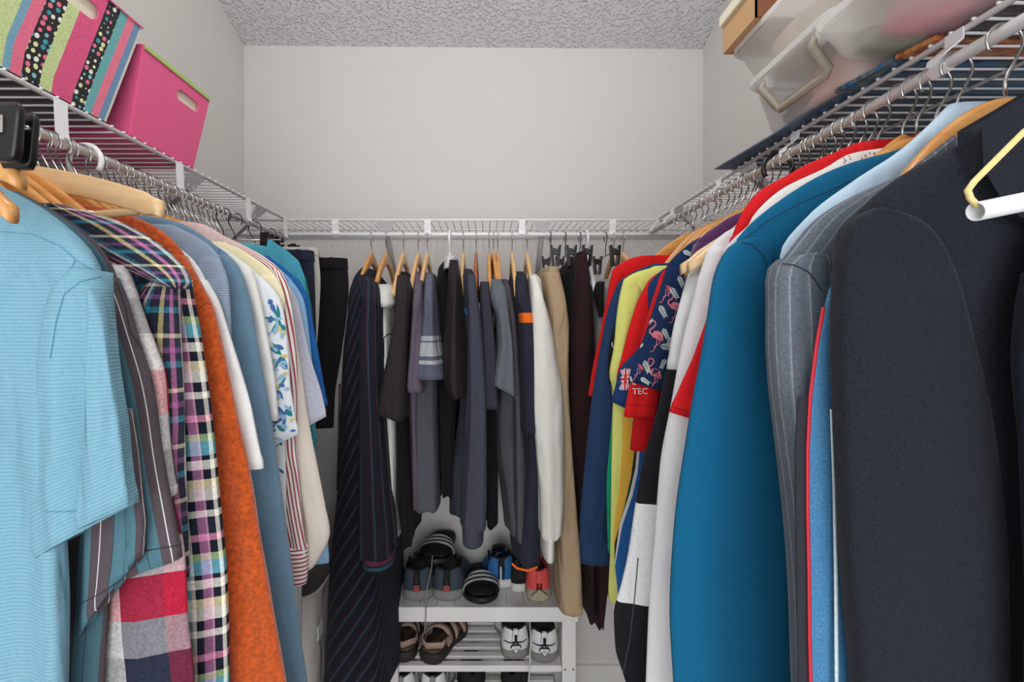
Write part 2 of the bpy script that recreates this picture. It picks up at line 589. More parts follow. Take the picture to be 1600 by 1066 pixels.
def wire_shelf(name, label, axis, fixed_front, fixed_wall, a0, a1, rod_pos, straps, braces):
    """axis 'y': shelf runs along y, at x between front and wall; axis 'x': along x, y between."""
    t = thing(name, ((a0+a1)/2 if axis == 'x' else fixed_front, (a0+a1)/2 if axis == 'y' else fixed_front, SH), label, 'shelf')
    org = t.location[:]
    def pt(a, c, z): return (c, a, z) if axis == 'y' else (a, c, z)
    sg = 1 if fixed_wall > fixed_front else -1
    mb = MB(); tube(mb, [pt(a0, fixed_front, SH), pt(a1, fixed_front, SH)], 0.0042)
    mb.build('front_rail', M_WIRE, t, org)
    mb = MB()
    n = int((a1-a0)/0.0262)
    for i in range(n+1):
        a = a0+0.006+(a1-a0-0.012)*i/n
        tube(mb, [pt(a, fixed_front-sg*0.0055, SH+0.0035), pt(a, fixed_wall-sg*0.006, SH+0.0035)], 0.0019, 6)
    mb.build('deck_wires', M_WIRE, t, org)
    mb = MB()
    tube(mb, [pt(a0, fixed_wall-sg*0.008, SH-0.001), pt(a1, fixed_wall-sg*0.008, SH-0.001)], 0.003)
    mb.build('back_rail', M_WIRE, t, org)
    mb = MB()
    mid = fixed_front+(fixed_wall-fixed_front)*0.5
    tube(mb, [pt(a0, mid, SH-0.001), pt(a1, mid, SH-0.001)], 0.0028)
    mb.build('middle_rail', M_WIRE, t, org)
    mb = MB(); tube(mb, [pt(a0, rod_pos[0], rod_pos[1]), pt(a1, rod_pos[0], rod_pos[1])], 0.0075, 14)
    mb.build('hanging_rod', M_WIRE, t, org)
    for a in straps:
        mb = MB()
        w = 0.011
        c0, c1 = fixed_front, rod_pos[0]
        pts = [(c0-sg*0.004, SH+0.002), (c0-sg*0.004, SH-0.012), (c1-sg*0.006, rod_pos[1]+0.012), (c1-sg*0.009, rod_pos[1]), (c1, rod_pos[1]-0.0095), (c1+sg*0.009, rod_pos[1])]
        for k in range(len(pts)-1):
            (p, q), (p2, q2) = pts[k], pts[k+1]
            mb.add([pt(a-w, p, q), pt(a+w, p, q), pt(a+w, p2, q2), pt(a-w, p2, q2)], [(0, 1, 2, 3)], None, 0, False)
        mb.build('support_strap', M_WIRE, t, org, solid=0.002)
    for a in braces:
        mb = MB()
        w = 0.009
        c0, c1 = fixed_front+sg*0.01, fixed_wall-sg*0.003
        z0, z1 = SH-0.012, SH-0.31
        for side in (-1, 1):
            mb.add([pt(a+side*w, c0, z0), pt(a+side*w, c0, z0-0.02), pt(a+side*w, c1, z1), pt(a+side*w, c1, z1+0.02)], [(0, 1, 2, 3)], None, 0, False)
        mb.add([pt(a-w, c0, z0), pt(a+w, c0, z0), pt(a+w, c1, z1+0.02), pt(a-w, c1, z1+0.02)], [(0, 1, 2, 3)], None, 0, False)
        br = mb.build('brace', M_GREYM, t, org, solid=0.0015)
        mb = MB()
        tri = [pt(a-0.03, c0-sg*0.012, SH-0.006), pt(a+0.03, c0-sg*0.012, SH-0.006), pt(a+0.012, c0+sg*0.012, SH-0.04), pt(a-0.012, c0+sg*0.012, SH-0.04)]
        mb.add(tri, [(0, 1, 2, 3)], None, 0, False)
        mb.build('brace_clip', M_GREYM, br, org, solid=0.004)
    return t

wire_shelf('wire_shelf', 'white coated wire shelf on the left wall holding the two patterned boxes', 'y', SLX, XL, -1.2, SBY-0.006, RODL,
           [-0.7, -0.42, -0.14, 0.14, 0.43, 0.72, 0.998, 1.285, 1.52], [0.16, 1.06, 1.36])
wire_shelf('wire_shelf', 'white coated wire shelf on the right wall under the clear bins', 'y', SRX, XR, -1.2, SBY-0.006, RODR,
           [-0.57, -0.29, -0.01, 0.27, 0.553, 0.84, 1.118, 1.4, 1.52], [0.2, 1.0, 1.36])
wire_shelf('wire_shelf', 'white coated wire shelf along the back wall, empty on top', 'x', SBY, DB, XL+0.012, XR-0.012, RODB,
           [-0.84, -0.522, -0.206, 0.118, 0.428, 0.72], [-0.352, 0.188])
# ------------------------------------------------------------------ hangers
def hook_pts(depth=0.062, r=0.0195, rr=0.0085):
    """from the open tip over the rod and down to the hanger neck (local x,z, rod centre at 0,0)"""
    cz = rr-r
    pts = []
    for k in range(17):
        a = math.radians(-35+ (235)*k/16)
        pts.append((r*math.cos(a), 0, cz+r*math.sin(a)))
    pts += [(-r*0.45, 0, cz-r*1.25), (-0.003, 0, cz-r*1.75), (0, 0, cz-r*2.2), (0, 0, -depth-0.008)]
    return pts

_protos = {}
def hanger_meshes(kind):
    if kind in _protos: return _protos[kind]
    out = []
    def add(name, mb, mat, **k):
        o = mb.build(name, mat, **k)
        me = o.data; mods = [(m.type, m) for m in o.modifiers]
        out.append((name, me))
        bpy.data.objects.remove(o)
    if kind.startswith('wood') or kind.startswith('slim') or kind in ('suit', 'broad', 'pale') or kind.startswith('plastic'):
        mat = {'wood': M_WOOD, 'wood2': M_WOOD2, 'wood3': M_WOOD3, 'wood4': M_WOOD4, 'slim': M_WOOD, 'slim2': M_WOOD2, 'suit': M_WOOD2, 'broad': M_WOOD2, 'pale': M_WOOD4, 'plastic_white': M_WHTP, 'plastic_black': M_BLKP}[kind]
        mb = MB()
        rings = []
        n = 34
        for i in range(n+1):
            hwid = {'suit': 0.142, 'broad': 0.228, 'pale': 0.232, 'wood': 0.185, 'slim': 0.125, 'slim2': 0.125, 'plastic_white': 0.12, 'plastic_black': 0.13}.get(kind, 0.185)
            if kind == 'wood4': hwid = 0.222
            u = -hwid+2*hwid*i/n
            a = abs(u)/hwid
            top = -0.060 - 0.02*a - 0.125*a**1.35
            if kind == 'suit': top = -0.072 - 0.010*a - 0.125*a**1.9
            if kind == 'wood4': top = -0.060 - 0.010*a - 0.036*a**1.8
            if kind == 'pale': top = -0.070 - 0.03*a - 0.11*a**1.1
            if kind == 'broad': top = -0.060 - 0.010*a - 0.105*a**1.5
            h = 0.040*(1-a)+0.026*a
            if kind.startswith('plastic'): h = 0.014
            if kind == 'wood4': h = 0.034
            if a < 0.12: top -= 0.0; h += 0.004
            if a > 0.93: h *= 0.75; top -= 0.004
            th = 0.0065
            if kind == 'suit': th = 0.0065+0.0025*smooth(0.5, 1.0, a)
            yc = (-0.022 if kind in ('broad', 'wood4') else -0.003)*a**2
            r = []
            for k in range(12):
                c, s = math.cos(2*PI*k/12), math.sin(2*PI*k/12)
                pw = 0.3 if kind == 'wood4' else 0.6
                ex = math.copysign(abs(c)**pw, c); ez = math.copysign(abs(s)**pw, s)
                r.append((u, yc+th*ex, top-h/2+h/2*ez))
            rings.append(r)
        v = [p for r in rings for p in r]
        f = [(i*12+k, i*12+(k+1) % 12, (i+1)*12+(k+1) % 12, (i+1)*12+k) for i in range(n) for k in range(12)]
        f += [tuple(range(11, -1, -1)), tuple(n*12+k for k in range(12))]
        mb.add(v, f)
        add('shoulder_bar', mb, mat)
        if kind == 'wood4':
            mb = MB()
            tube(mb, ([(0.195, -0.016, -0.112), (0.18, -0.012, -0.124), (-0.15, -0.008, -0.172), (-0.17, -0.012, -0.165)] if kind == 'wood4' else [(-0.17, -0.02, -0.205), (0.17, -0.02, -0.205)]), 0.0062, 10)
            add('trouser_bar', mb, mat)
        mb = MB()
        if kind.startswith('plastic'):
            tube(mb, hook_pts(0.075, 0.028, 0.0120), 0.0044, 8); add('hook', mb, mat)
        else:
            tube(mb, hook_pts(), 0.0016, 8); add('hook', mb, M_STEEL)
    elif kind == 'clip':
        mb = MB(); tube(mb, [(-0.15, 0, -0.075), (0.15, 0, -0.075)], 0.0022, 8)
        add('crossbar', mb, M_STEEL)
        for s in (-1, 1):
            mb = MB()
            x = s*0.115
            for sy in (-1, 1):
                hexa(mb, [(x-.016, sy*.004, -.125), (x+.016, sy*.004, -.125), (x+.016, sy*.010, -.125), (x-.016, sy*.010, -.125),
                          (x-.011, sy*.011, -.058), (x+.011, sy*.011, -.058), (x+.011, sy*.017, -.058), (x-.011, sy*.017, -.058)])
            box(mb, x-.009, x+.009, -.010, .010, -.088, -.068)
            add('clip', mb, M_BLKP)
        mb = MB(); tube(mb, hook_pts(0.068), 0.0016, 8); add('hook', mb, M_DSTEEL)
    _protos[kind] = out
    return out

KINDW = {'wood': 'wooden', 'wood2': 'amber wooden', 'wood3': 'red-brown wooden', 'wood4': 'raw pale wooden', 'slim': 'wooden', 'slim2': 'narrow amber wooden', 'broad': 'broad wooden', 'suit': 'broad amber wooden suit',
         'plastic_white': 'white plastic', 'plastic_black': 'black plastic', 'clip': 'black-clipped trouser'}
def hanger(kind, row, pos, label, yaw=0.0, roll=0.0, group=None, drop=0.0):
    """pos: distance along the rod (y for side rods, x for the back rod)"""
    if row == 'L': loc = (RODL[0], pos, RODL[1]-drop); base = yaw
    elif row == 'R': loc = (RODR[0], pos, RODR[1]-drop); base = PI+yaw
    else: loc = (pos, RODB[0], RODB[1]-drop); base = PI/2+yaw
    nm = {'clip': 'clip_hanger', 'plastic_white': 'plastic_hanger', 'plastic_black': 'plastic_hanger'}.get(kind, 'wooden_hanger')
    t = thing(nm, loc, label, 'hanger', group)
    t.rotation_euler = (0, roll, base)
    for name, me in hanger_meshes(kind):
        o = bpy.data.objects.new(name, me); C.objects.link(o); o.parent = t
    return t

# ------------------------------------------------------------------ garments on the side rods
def side_levels(row, d, pts, th, inner, y_off=0.0, thtop=None):
    """pts: (py, outer_px[, inner_px]); inner(k, X, Z) gives the other edge"""
    out = []
    n = len(pts)
    for k, p in enumerate(pts):
        Z = PZ(p[0], d); X = PX(p[1], d)
        Xi = PX(p[2], d) if len(p) > 2 else inner(k, X, Z)
        t = th if thtop is None else thtop+(th-thtop)*min(1, k/3.0)
        y0, y1 = d-t/2+y_off, d+t/2+y_off
        if X < Xi: out.append((Z, X, Xi, y0, y1))
        else: out.append((Z, Xi, X, y0, y1))
    out.sort(key=lambda r: -r[0])
    return out

WLIM_L, WLIM_R = XL+0.02, XR-0.02
def side_garment(row, d, name, label, cat, mat, sh, sl=None, sleeve_mat=None, sw=(0.05, 0.11, 0.12), be=None, bbot=0.9, bx=0.215,
                 th=0.034, fold=0.004, kf=2.5, ph=None, tilt=0.0, collar=None, cuff=None, hang='wood2', short='garment',
                 prints=None, extra_mats=None, bprints=None, hroll=0, soff=-0.004, btilt=0, creases=0.0011, hlabel=None, extra=None, sn=2.4):
    """sh shoulder line (py,px) from the neck out; sl outer edge of the sleeve; be outer edge of the body below the arm; bbot floor height of the hem"""
    pos = {'L': [0.515, 0.562, 0.590, 0.618, 0.655, 0.705, 0.735, 0.758, 0.815, 0.850, 0.880, 0.902, 0.925, 0.965, 0.998, 1.02, 1.055, 1.098, 1.135, 1.17],
           'R': [0.372, 0.415, 0.442, 0.485, 0.535, 0.585, 0.605, 0.622, 0.645, 0.705, 0.775, 0.805, 0.85, 0.885, 0.945, 0.97, 0.995, 1.022, 1.075, 1.11, 1.135, 1.175, 1.24]}[row]
    gap = min([abs(q-d) for q in pos if abs(q-d) > 1e-4])
    th = min(th, max(0.014, gap*1.05))
    rod = RODL if row == 'L' else RODR
    sg = 1 if row == 'L' else -1          # towards the room
    wl = WLIM_L if row == 'L' else WLIM_R
    if ph is None: ph = d*37 % 6.28
    neckZ = rod[1]-0.08
    def inner(k, X, Z):
        Xi = 2*rod[0]-X
        if sg > 0: return max(wl, min(Xi, rod[0]-0.05))
        return min(wl, max(Xi, rod[0]+0.05))
    pts = list(sh)
    L = side_levels(row, d, pts, th, inner, thtop=min(th, 0.03))
    L = [l for l in L if l[0] <= rod[1]-0.045]
    Zt = L[-1][0]
    if be:
        ext = side_levels(row, d, be, th, inner)
    else:
        ext = []
        Xb = rod[0]+sg*bx
        for z, dx in ((Zt-0.09, 0), (Zt-0.3, 0.004)):
            if z > bbot+0.05:
                X = Xb+sg*dx; Xi = inner(0, X, z)
                ext.append((z, min(X, Xi), max(X, Xi), d-th/2, d+th/2))
    L += [e for e in ext if e[0] < Zt-0.01]
    lb = L[-1]
    if lb[0] > bbot+0.02:
        X1 = lb[2]+(0.01 if sg > 0 else 0); X0 = lb[1]-(0.01 if sg < 0 else 0)
        L.append((bbot, X0, X1, lb[3], lb[4]))
    org = (rod[0], d, bbot)
    t = thing(name, org, label, cat)
    mats = [mat]+(extra_mats or [])
    mb = MB()
    slab(mb, L, n=2.6, fold=fold, kf=kf*1.6, ph=ph, creases=creases, tilt=btilt*sg, start=(PI if row == 'L' else 0), wob=0.004)
    if bprints:
        tr = bvh(mb); print_shapes(mb, tr, bprints)
    mb.build('body', mats, t, org)
    if sl:
        m = len(sl)
        w0, w1, w2 = sw
        def sin(k, X, Z):
            f = k/(m-1)
            z0 = PZ(sl[0][0], d)
            if f == 0: w = w0*0.5
            else:
                dz = (z0-Z)
                w = w0+(w1-w0)*min(1, dz/0.14) if dz < 0.14 else w1+(w2-w1)*f
            return X-sg*w
        S = side_levels(row, d, sl, th*1.02, sin, y_off=soff)
        mb = MB()
        slab(mb, S, n=sn, fold=fold*0.7, kf=1.3, ph=ph+1, creases=creases, tilt=tilt*sg, start=(PI if row == 'L' else 0))
        if prints:
            tr = bvh(mb); print_shapes(mb, tr, prints)
        mb.build('sleeve', [sleeve_mat or mat]+(extra_mats or []), t, org)
        if cuff:
            zb = S[-1][0]; ch, cm, grow = cuff
            mb = MB()
            a = S[-1]
            x0, x1 = a[1]-grow, a[2]+grow
            slab(mb, [(zb+0.012, x0, x1, a[3]-grow, a[4]+grow), (zb-ch*0.5, x0, x1, a[3]-grow, a[4]+grow), (zb-ch, x0+.003, x1-.003, a[3]-grow, a[4]+grow)], n=2.4, step=0.008, tilt=tilt*sg*0.2)
            mb.build('cuff', cm or (sleeve_mat or mat), t, org)
    if collar:
        cm, ch, cw, ct = collar
        z1 = L[0][0]+0.012
        xr = rod[0]
        mb = MB()
        c = [(z1+0.006, xr-cw*0.8, xr+cw*0.8, d-th/2-ct*0.4, d+th/2+ct*0.4), (z1-ch*0.4, xr-cw*1.05, xr+cw*1.05, d-th/2-ct, d+th/2+ct), (z1-ch, xr-cw*1.3, xr+cw*1.3, d-th/2-ct*1.1, d+th/2+ct*1.1)]
        slab(mb, c, n=2.6, step=0.008, fold=0.0)
        mb.build('collar', cm or mat, t, org)
    if extra: extra(t, org)
    if hang == 'wood2' and row == 'R' and 0.86 < d < 1.2: hang = 'slim2'
    if hang:
        hanger(hang, row, d, hlabel or ('%s hanger holding the %s' % (KINDW[hang], short)), yaw=random.uniform(-.03, .03)*1, roll=hroll)
    return t

def default_sh(row, d, tip):
    """shoulder line from the neck to a tip given in pixels (py,px)"""
    rod = RODL if row == 'L' else RODR
    sg = 1 if row == 'L' else -1
    zt = PZ(tip[0], d); xt = PX(tip[1], d)
    zn = rod[1]-0.085; xn = rod[0]+sg*0.055
    out = []
    for k in range(6):
        f = k/5.0
        x = xn+(xt-xn)*f
        z = zn+(zt-zn)*(0.75*f+0.25*f**3) if zt < zn else zn-0.01*f
        out.append((VY-(z-CZ)*F/d, VX+x*F/d))
    return out

# ------------------------------------------------------------------ garments on the back rod
def back_levels(pts, yb_extra=0.0):
    """pts: (py, px0, px1, yfront, yback) projected at yfront"""
    out = []
    for py, a, b, y0, y1 in pts:
        ym = y0+0.22*(y1-y0)
        out.append((PZ(py, y0), PX(a, ym), PX(b, ym), y0, y1))
    out.sort(key=lambda r: -r[0])
    return out

def back_garment(rodpx, name, label, cat, mat, body, sleeve=None, sleeve_mat=None, hang='wood2', short='garment', collar=None, cuff=None,
                 fold=0.004, ph=None, extra_mats=None, prints=None, bprints=None, extra=None, n=3.6, tilt=0.0, yaw=0.0, hlabel=None, creases=0.0011):
    rx = PX(rodpx, 1.545)
    B = back_levels(body)
    org = (rx, 1.545, B[-1][0])
    if ph is None: ph = rodpx*0.37 % 6.28
    t = thing(name, org, label, cat)
    mb = MB(); slab(mb, B, n=n, fold=fold*1.4, kf=2.2, ph=ph, thin='x', start=PI/2, creases=creases, wob=0.003)
    if bprints: print_shapes(mb, bvh(mb), bprints, 0.0015)
    mb.build('body', [mat]+(extra_mats or []), t, org)
    if sleeve:
        S = back_levels(sleeve)
        mb = MB(); slab(mb, S, n=n, fold=fold*1.3, kf=1.0, ph=ph+2, thin='x', start=PI/2, tilt=tilt, creases=creases)
        if prints: print_shapes(mb, bvh(mb), prints, 0.0015)
        mb.build('sleeve', [sleeve_mat or mat]+(extra_mats or []), t, org)
        if cuff:
            ch, cm, g = cuff
            a = S[-1]
            mb = MB()
            slab(mb, [(a[0]+0.01, a[1]-g, a[2]+g, a[3]-abs(g), a[4]+abs(g)), (a[0]-ch, a[1]-g+.002, a[2]+g-.002, a[3]-abs(g)+.003, a[4])], n=2.3, step=0.008, thin='x')
            mb.build('cuff', cm or sleeve_mat or mat, t, org)
    if collar:
        cm, pts = collar
        mb = MB(); slab(mb, back_levels(pts), n=2.3, step=0.006, thin='x', start=PI/2)
        mb.build('collar', cm or mat, t, org)
    if extra: extra(t, org)
    if hang:
        hanger(hang, 'B', rx, hlabel or ('%s hanger holding the %s' % (KINDW[hang], short)), yaw=yaw)
    return t
# ================================================================== LEFT ROD
# --- 1 light blue polo, nearest
m_sky = ribbed('light_blue_rib_knit', (124, 170, 190), 0.0042, 'v', 0.05, heather=0.05, wrinkle=0.9)
def polo_fold(t, org):
    mb = MB()
    S = side_levels('L', 0.482, [(452, 150, 142), (480, 160, 141), (550, 170, 139), (640, 180, 134), (720, 189, 128), (780, 196, 122), (808, 200, 120)], 0.014, None)
    slab(mb, S, n=2.6, tilt=0.012, fold=0.002, kf=1.0, ph=2)
    mb.build('sleeve_fold', m_sky, t, org)
side_garment('L', 0.515, 'polo_shirt', 'light blue ribbed short-sleeved polo shirt, nearest on the left rod', 'shirt', m_sky,
    [(262, -90), (282, -20), (300, 18), (318, 52), (345, 92), (372, 124), (400, 148), (425, 160)],
    [(424, 162, 140), (445, 168, 108), (480, 174, 92), (550, 184, 82), (640, 193, 72), (720, 202, 66), (760, 208, 62), (826, 216, 64)],
    th=0.05, fold=0.010, kf=1.5, tilt=0.03, be=[(500, 150), (620, 118), (700, 104), (880, 108), (1000, 110), (1200, 112)], bbot=0.95, ph=1.0,
    hang='suit', short='light blue polo', extra=polo_fold, hlabel='amber wooden suit hanger inside the light blue polo shirt',
    extra_mats=[plain('pale_stitching', (86, 140, 170), 0.9)],
    bprints=strip([(118, 405), (108, 425), (96, 455), (88, 500), (80, 560)], 1.6, 1)+strip([(0, 362), (50, 366), (95, 385), (120, 408), (150, 425)], 1.2, 1),
    prints=strip([(72, 800), (110, 800), (150, 792), (200, 786)], 1.4, 1, step=4)+strip([(160, 432), (125, 440), (100, 460), (88, 500), (78, 560)], 1.6, 1, step=4))

# --- 2 teal and brown striped shirt
m_strip = stripes('teal_brown_stripe', 0.052, [(0, (80, 118, 132)), (0.22, (42, 62, 72)), (0.235, (80, 118, 132)), (0.52, (86, 76, 82)), (0.70, (214, 208, 206)), (0.725, (86, 76, 82)), (0.97, (60, 80, 92))], 'u', heather=0.06)
def stripe_extra(t, org):
    mb = MB()
    S = side_levels('L', 0.535, [(640, 205, 176), (720, 218, 150), (800, 226, 130), (880, 228, 122), (932, 226, 120)], 0.02, None)
    slab(mb, S, n=2.3, tilt=0.05, fold=0.003, kf=1.5, ph=1)
    tr = bvh(mb); print_shapes(mb, tr, strip([(124, 945), (160, 926), (195, 903), (226, 885)], 1.5, 1, step=4))
    mb.build('sleeve', [m_strip, M_SEAM], t, org)
side_garment('L', 0.562, 'short_sleeved_shirt', 'teal and brown striped short-sleeved shirt behind the light blue polo', 'shirt', m_strip,
    [(300, 30), (340, 100), (380, 150), (410, 172), (436, 182)],
    [(434, 184), (470, 200), (520, 216), (600, 240), (700, 254), (800, 272), (884, 286)], sw=(0.05, 0.085, 0.085),
    be=[(560, 190), (800, 172), (980, 165), (1100, 160)], bbot=0.98, th=0.03, tilt=0.012, extra=stripe_extra, short='striped shirt',
    extra_mats=[M_SEAM], prints=strip([(222, 862), (282, 852)], 1.5, 1, step=4)+strip([(182, 440), (196, 480), (204, 520), (232, 560), (238, 600)], 1.4, 1),
    hlabel='wooden suit hanger inside the teal and brown striped shirt', hang='suit')

# --- 3 buffalo check flannel
m_check = plaid('red_navy_buffalo_check', 0.20, [(0, (210, 30, 60)), (0.25, (232, 228, 226)), (0.5, (40, 44, 66)), (0.75, (140, 30, 60))],
                0.20, [(0, (214, 36, 60)), (0.28, (226, 214, 214)), (0.52, (44, 48, 64)), (0.76, (170, 168, 172))], heather=0.22, wrinkle=0.3)
side_garment('L', 0.590, 'flannel_shirt', 'red, white and navy big-check flannel shirt behind the striped shirt', 'shirt', m_check,
    [(320, 70), (350, 110), (380, 150), (398, 172), (418, 198)],
    [(416, 200), (450, 214), (500, 232), (545, 248), (590, 262), (700, 272), (770, 279)], sw=(0.05, 0.08, 0.08),
    be=[(560, 230), (760, 262), (860, 285), (960, 292), (1066, 302), (1200, 305)], bbot=0.92, th=0.03, short='big-check flannel shirt')

# --- 4 dark plaid flannel, collar lying over
m_plA = plaid('navy_pink_plaid', 0.064, [(0, (44, 48, 66)), (0.2, (232, 214, 150)), (0.32, (50, 54, 72)), (0.46, (214, 130, 180)), (0.56, (52, 56, 74)), (0.70, (236, 232, 226)), (0.80, (50, 130, 160)), (0.92, (44, 48, 66))],
              0.075, [(0, (40, 44, 60)), (0.18, (60, 150, 176)), (0.30, (44, 48, 62)), (0.45, (150, 90, 150)), (0.55, (52, 54, 70)), (0.72, (236, 224, 190)), (0.80, (44, 48, 62))], heather=0.2, warp=0.006)
m_plB = plaid('cream_navy_plaid', 0.096, [(0, (24, 28, 46)), (0.10, (246, 240, 226)), (0.16, (24, 28, 46)), (0.28, (250, 232, 170)), (0.44, (250, 246, 236)), (0.5, (24, 28, 46)), (0.60, (150, 204, 220)), (0.70, (246, 240, 226)), (0.76, (24, 28, 46)), (0.86, (190, 120, 170)), (0.97, (240, 170, 200))],
              0.170, [(0, (24, 28, 44)), (0.08, (250, 246, 236)), (0.18, (250, 238, 190)), (0.26, (24, 28, 44)), (0.34, (250, 246, 236)), (0.42, (24, 28, 44)), (0.46, (120, 200, 220)), (0.58, (180, 210, 150)), (0.64, (24, 28, 44)), (0.74, (230, 150, 180)), (0.80, (40, 44, 60)), (0.94, (250, 246, 236))], heather=0.15, warp=0.004)
def plaid_yoke(t, org):
    mb = MB()
    S = side_levels('L', 0.596, [(322, 108, 70), (336, 150, 60), (356, 205, 70), (378, 242, 100), (402, 272, 150), (425, 292, 205), (440, 297, 240), (450, 292, 268)], 0.03, None)
    slab(mb, S, n=2.2, step=0.008)
    mb.build('yoke', m_plA, t, org)
side_garment('L', 0.618, 'flannel_shirt', 'navy, pink and yellow plaid flannel shirt with raised yoke, beside the big-check flannel', 'shirt', m_plA,
    [(322, 105), (336, 150), (356, 205), (378, 240), (402, 262), (432, 278)],
    [(430, 280), (480, 282), (560, 286), (650, 290), (760, 292), (900, 296)], sw=(0.05, 0.10, 0.09), be=[(500, 240), (1200, 270)],
    bbot=0.85, extra=plaid_yoke, short='navy plaid flannel shirt')
# --- 5 cream plaid shirt
side_garment('L', 0.655, 'flannel_shirt', 'cream, navy and pastel plaid shirt pressed against the orange sweater', 'shirt', m_plB,
    [(330, 150), (352, 200), (375, 240), (410, 280), (440, 296)],
    [(438, 298), (470, 304), (520, 314), (600, 326), (700, 338), (800, 348), (900, 356), (1200, 360)], sw=(0.05, 0.10, 0.10), be=[(520, 290), (1200, 320)],
    bbot=0.80, short='cream plaid shirt')
# --- 6 orange sweater
m_or = fabric('orange_boucle_knit', (188, 80, 24), heather=0.32, hs=150, weave=300, ws=0.9, sheen=0.5, wrinkle=0.25)
side_garment('L', 0.705, 'sweater', 'fuzzy burnt orange knit sweater on the left rod', 'sweater', m_or,
    [(322, 148), (330, 185), (345, 225), (360, 252), (378, 272), (405, 292)],
    [(400, 292), (425, 306), (450, 320), (480, 335), (540, 350), (640, 372), (740, 394), (850, 410), (960, 430), (1066, 450), (1200, 470)], sw=(0.06, 0.12, 0.12),
    be=[(520, 320), (1200, 400)], bbot=0.78, th=0.045, fold=0.005, short='orange sweater', extra_mats=[plain('orange_seam', (150, 60, 16), 0.9)],
    prints=strip([(338, 476), (322, 474), (306, 484), (300, 486)], 2.0, 1, step=4))
# --- 7 white tee
m_wht = fabric('white_cotton', (238, 238, 238), heather=0.03)
side_garment('L', 0.735, 't_shirt', 'plain white short-sleeved tee just behind the orange sweater', 'shirt', m_wht,
    [(350, 220), (380, 270), (410, 305), (440, 322)],
    [(438, 324), (470, 343), (520, 360), (580, 378), (640, 396), (700, 408), (730, 414)], sw=(0.05, 0.10, 0.11), be=[(600, 350), (1100, 380)], bbot=0.86, short='white tee behind the orange sweater', th=0.026)
# --- 8 grey blue pique
m_gp = stripes('grey_blue_birdseye', 0.004, [(0, (126, 146, 170)), (0.5, (160, 176, 194))], 'v', heather=0.06)
side_garment('L', 0.758, 'polo_shirt', 'grey-blue birdseye polo shirt between the orange and the slate blue sweaters', 'shirt', m_gp,
    [(352, 270), (366, 300), (382, 325), (405, 344)],
    [(403, 344), (425, 354), (450, 360), (480, 362), (560, 366), (640, 370)], sw=(0.05, 0.10, 0.11), be=[(560, 350), (1100, 380)], bbot=0.86, short='grey-blue polo', th=0.024)
# --- 9 slate blue sweater
m_slate = fabric('slate_blue_knit', (104, 136, 160), heather=0.12, hs=420, weave=420, ws=0.7, sheen=0.25)
side_garment('L', 0.815, 'sweater', 'slate blue knit sweater hanging long on the left rod', 'sweater', m_slate,
    [(336, 213), (339, 240), (346, 275), (360, 305), (384, 338), (402, 360)],
    [(400, 358), (415, 372), (440, 384), (470, 392), (540, 404), (640, 422), (760, 440), (880, 456), (1000, 470), (1066, 480), (1200, 492)], sw=(0.06, 0.11, 0.11),
    be=[(520, 380), (1200, 430)], bbot=0.70, th=0.042, fold=0.004, short='slate blue sweater', extra_mats=[plain('slate_seam', (70, 100, 130), .9)],
    bprints=strip([(345, 392), (330, 372), (322, 352)], 1.3, 1, step=4))
# --- 10 white short sleeved shirt behind slate
m_wht2 = fabric('off_white_cotton', (232, 230, 226), heather=0.03)
side_garment('L', 0.850, 't_shirt', 'white tee with double-hemmed sleeve between the slate blue sweater and the floral shirt', 'shirt', m_wht2,
    [(368, 300), (385, 340), (405, 372), (425, 396)],
    [(423, 396), (450, 404), (500, 416), (560, 426), (620, 434), (656, 437)], sw=(0.05, 0.10, 0.10), be=[(600, 410), (1100, 430)], bbot=0.86, short='white tee behind the slate blue sweater', th=0.026)
# --- 11 floral Hawaiian shirt
m_flo = fabric('floral_ground_white', (226, 232, 236), heather=0.03)
m_l1 = plain('print_teal', (30, 130, 134), 0.9); m_l2 = plain('print_blue', (62, 108, 170), 0.9); m_l3 = plain('print_sand', (214, 196, 120), 0.9); m_l4 = plain('print_pale_blue', (150, 184, 214), 0.9)
def leaf(cx, cy, l, w, a, mi):
    pts = []
    n = 6
    for k in range(n+1):
        t = k/n; pts.append((t*l, w*math.sin(PI*t**0.8)))
    for k in range(n-1, 0, -1):
        t = k/n; pts.append((t*l, -w*math.sin(PI*t**0.8)))
    ca, sa = math.cos(a), math.sin(a)
    return (mi, [(cx+x*ca-y*sa, cy+x*sa+y*ca) for x, y in pts], None)
rnd = random.Random(3)
fl = []
for (cx, cy) in ((437, 500), (440, 555), (446, 462), (432, 610), (446, 650), (450, 700)):
    for k in range(7): fl.append(leaf(cx, cy, 26, 2.6, k*PI/3.5+rnd.random(), 1 if cy < 640 else 2))
for k in range(110):
    fl.append(leaf(rnd.uniform(418, 470), rnd.uniform(440, 740), rnd.uniform(10, 20), rnd.uniform(2, 4.5), rnd.uniform(0, 6.28), rnd.choice([2, 2, 4, 3, 1, 4])))
side_garment('L', 0.880, 'aloha_shirt', 'white aloha shirt printed with teal and blue leaves', 'shirt', m_flo,
    [(372, 320), (392, 355), (412, 385), (432, 405)],
    [(430, 407), (446, 424), (470, 440), (520, 450), (600, 454), (650, 461), (694, 468)], sw=(0.05, 0.10, 0.09), tilt=0.02, be=[(600, 440), (740, 446), (1100, 440)], bbot=0.93, short='leaf-print aloha shirt',
    extra_mats=[m_l1, m_l2, m_l3, m_l4], bprints=fl, prints=fl, th=0.026)
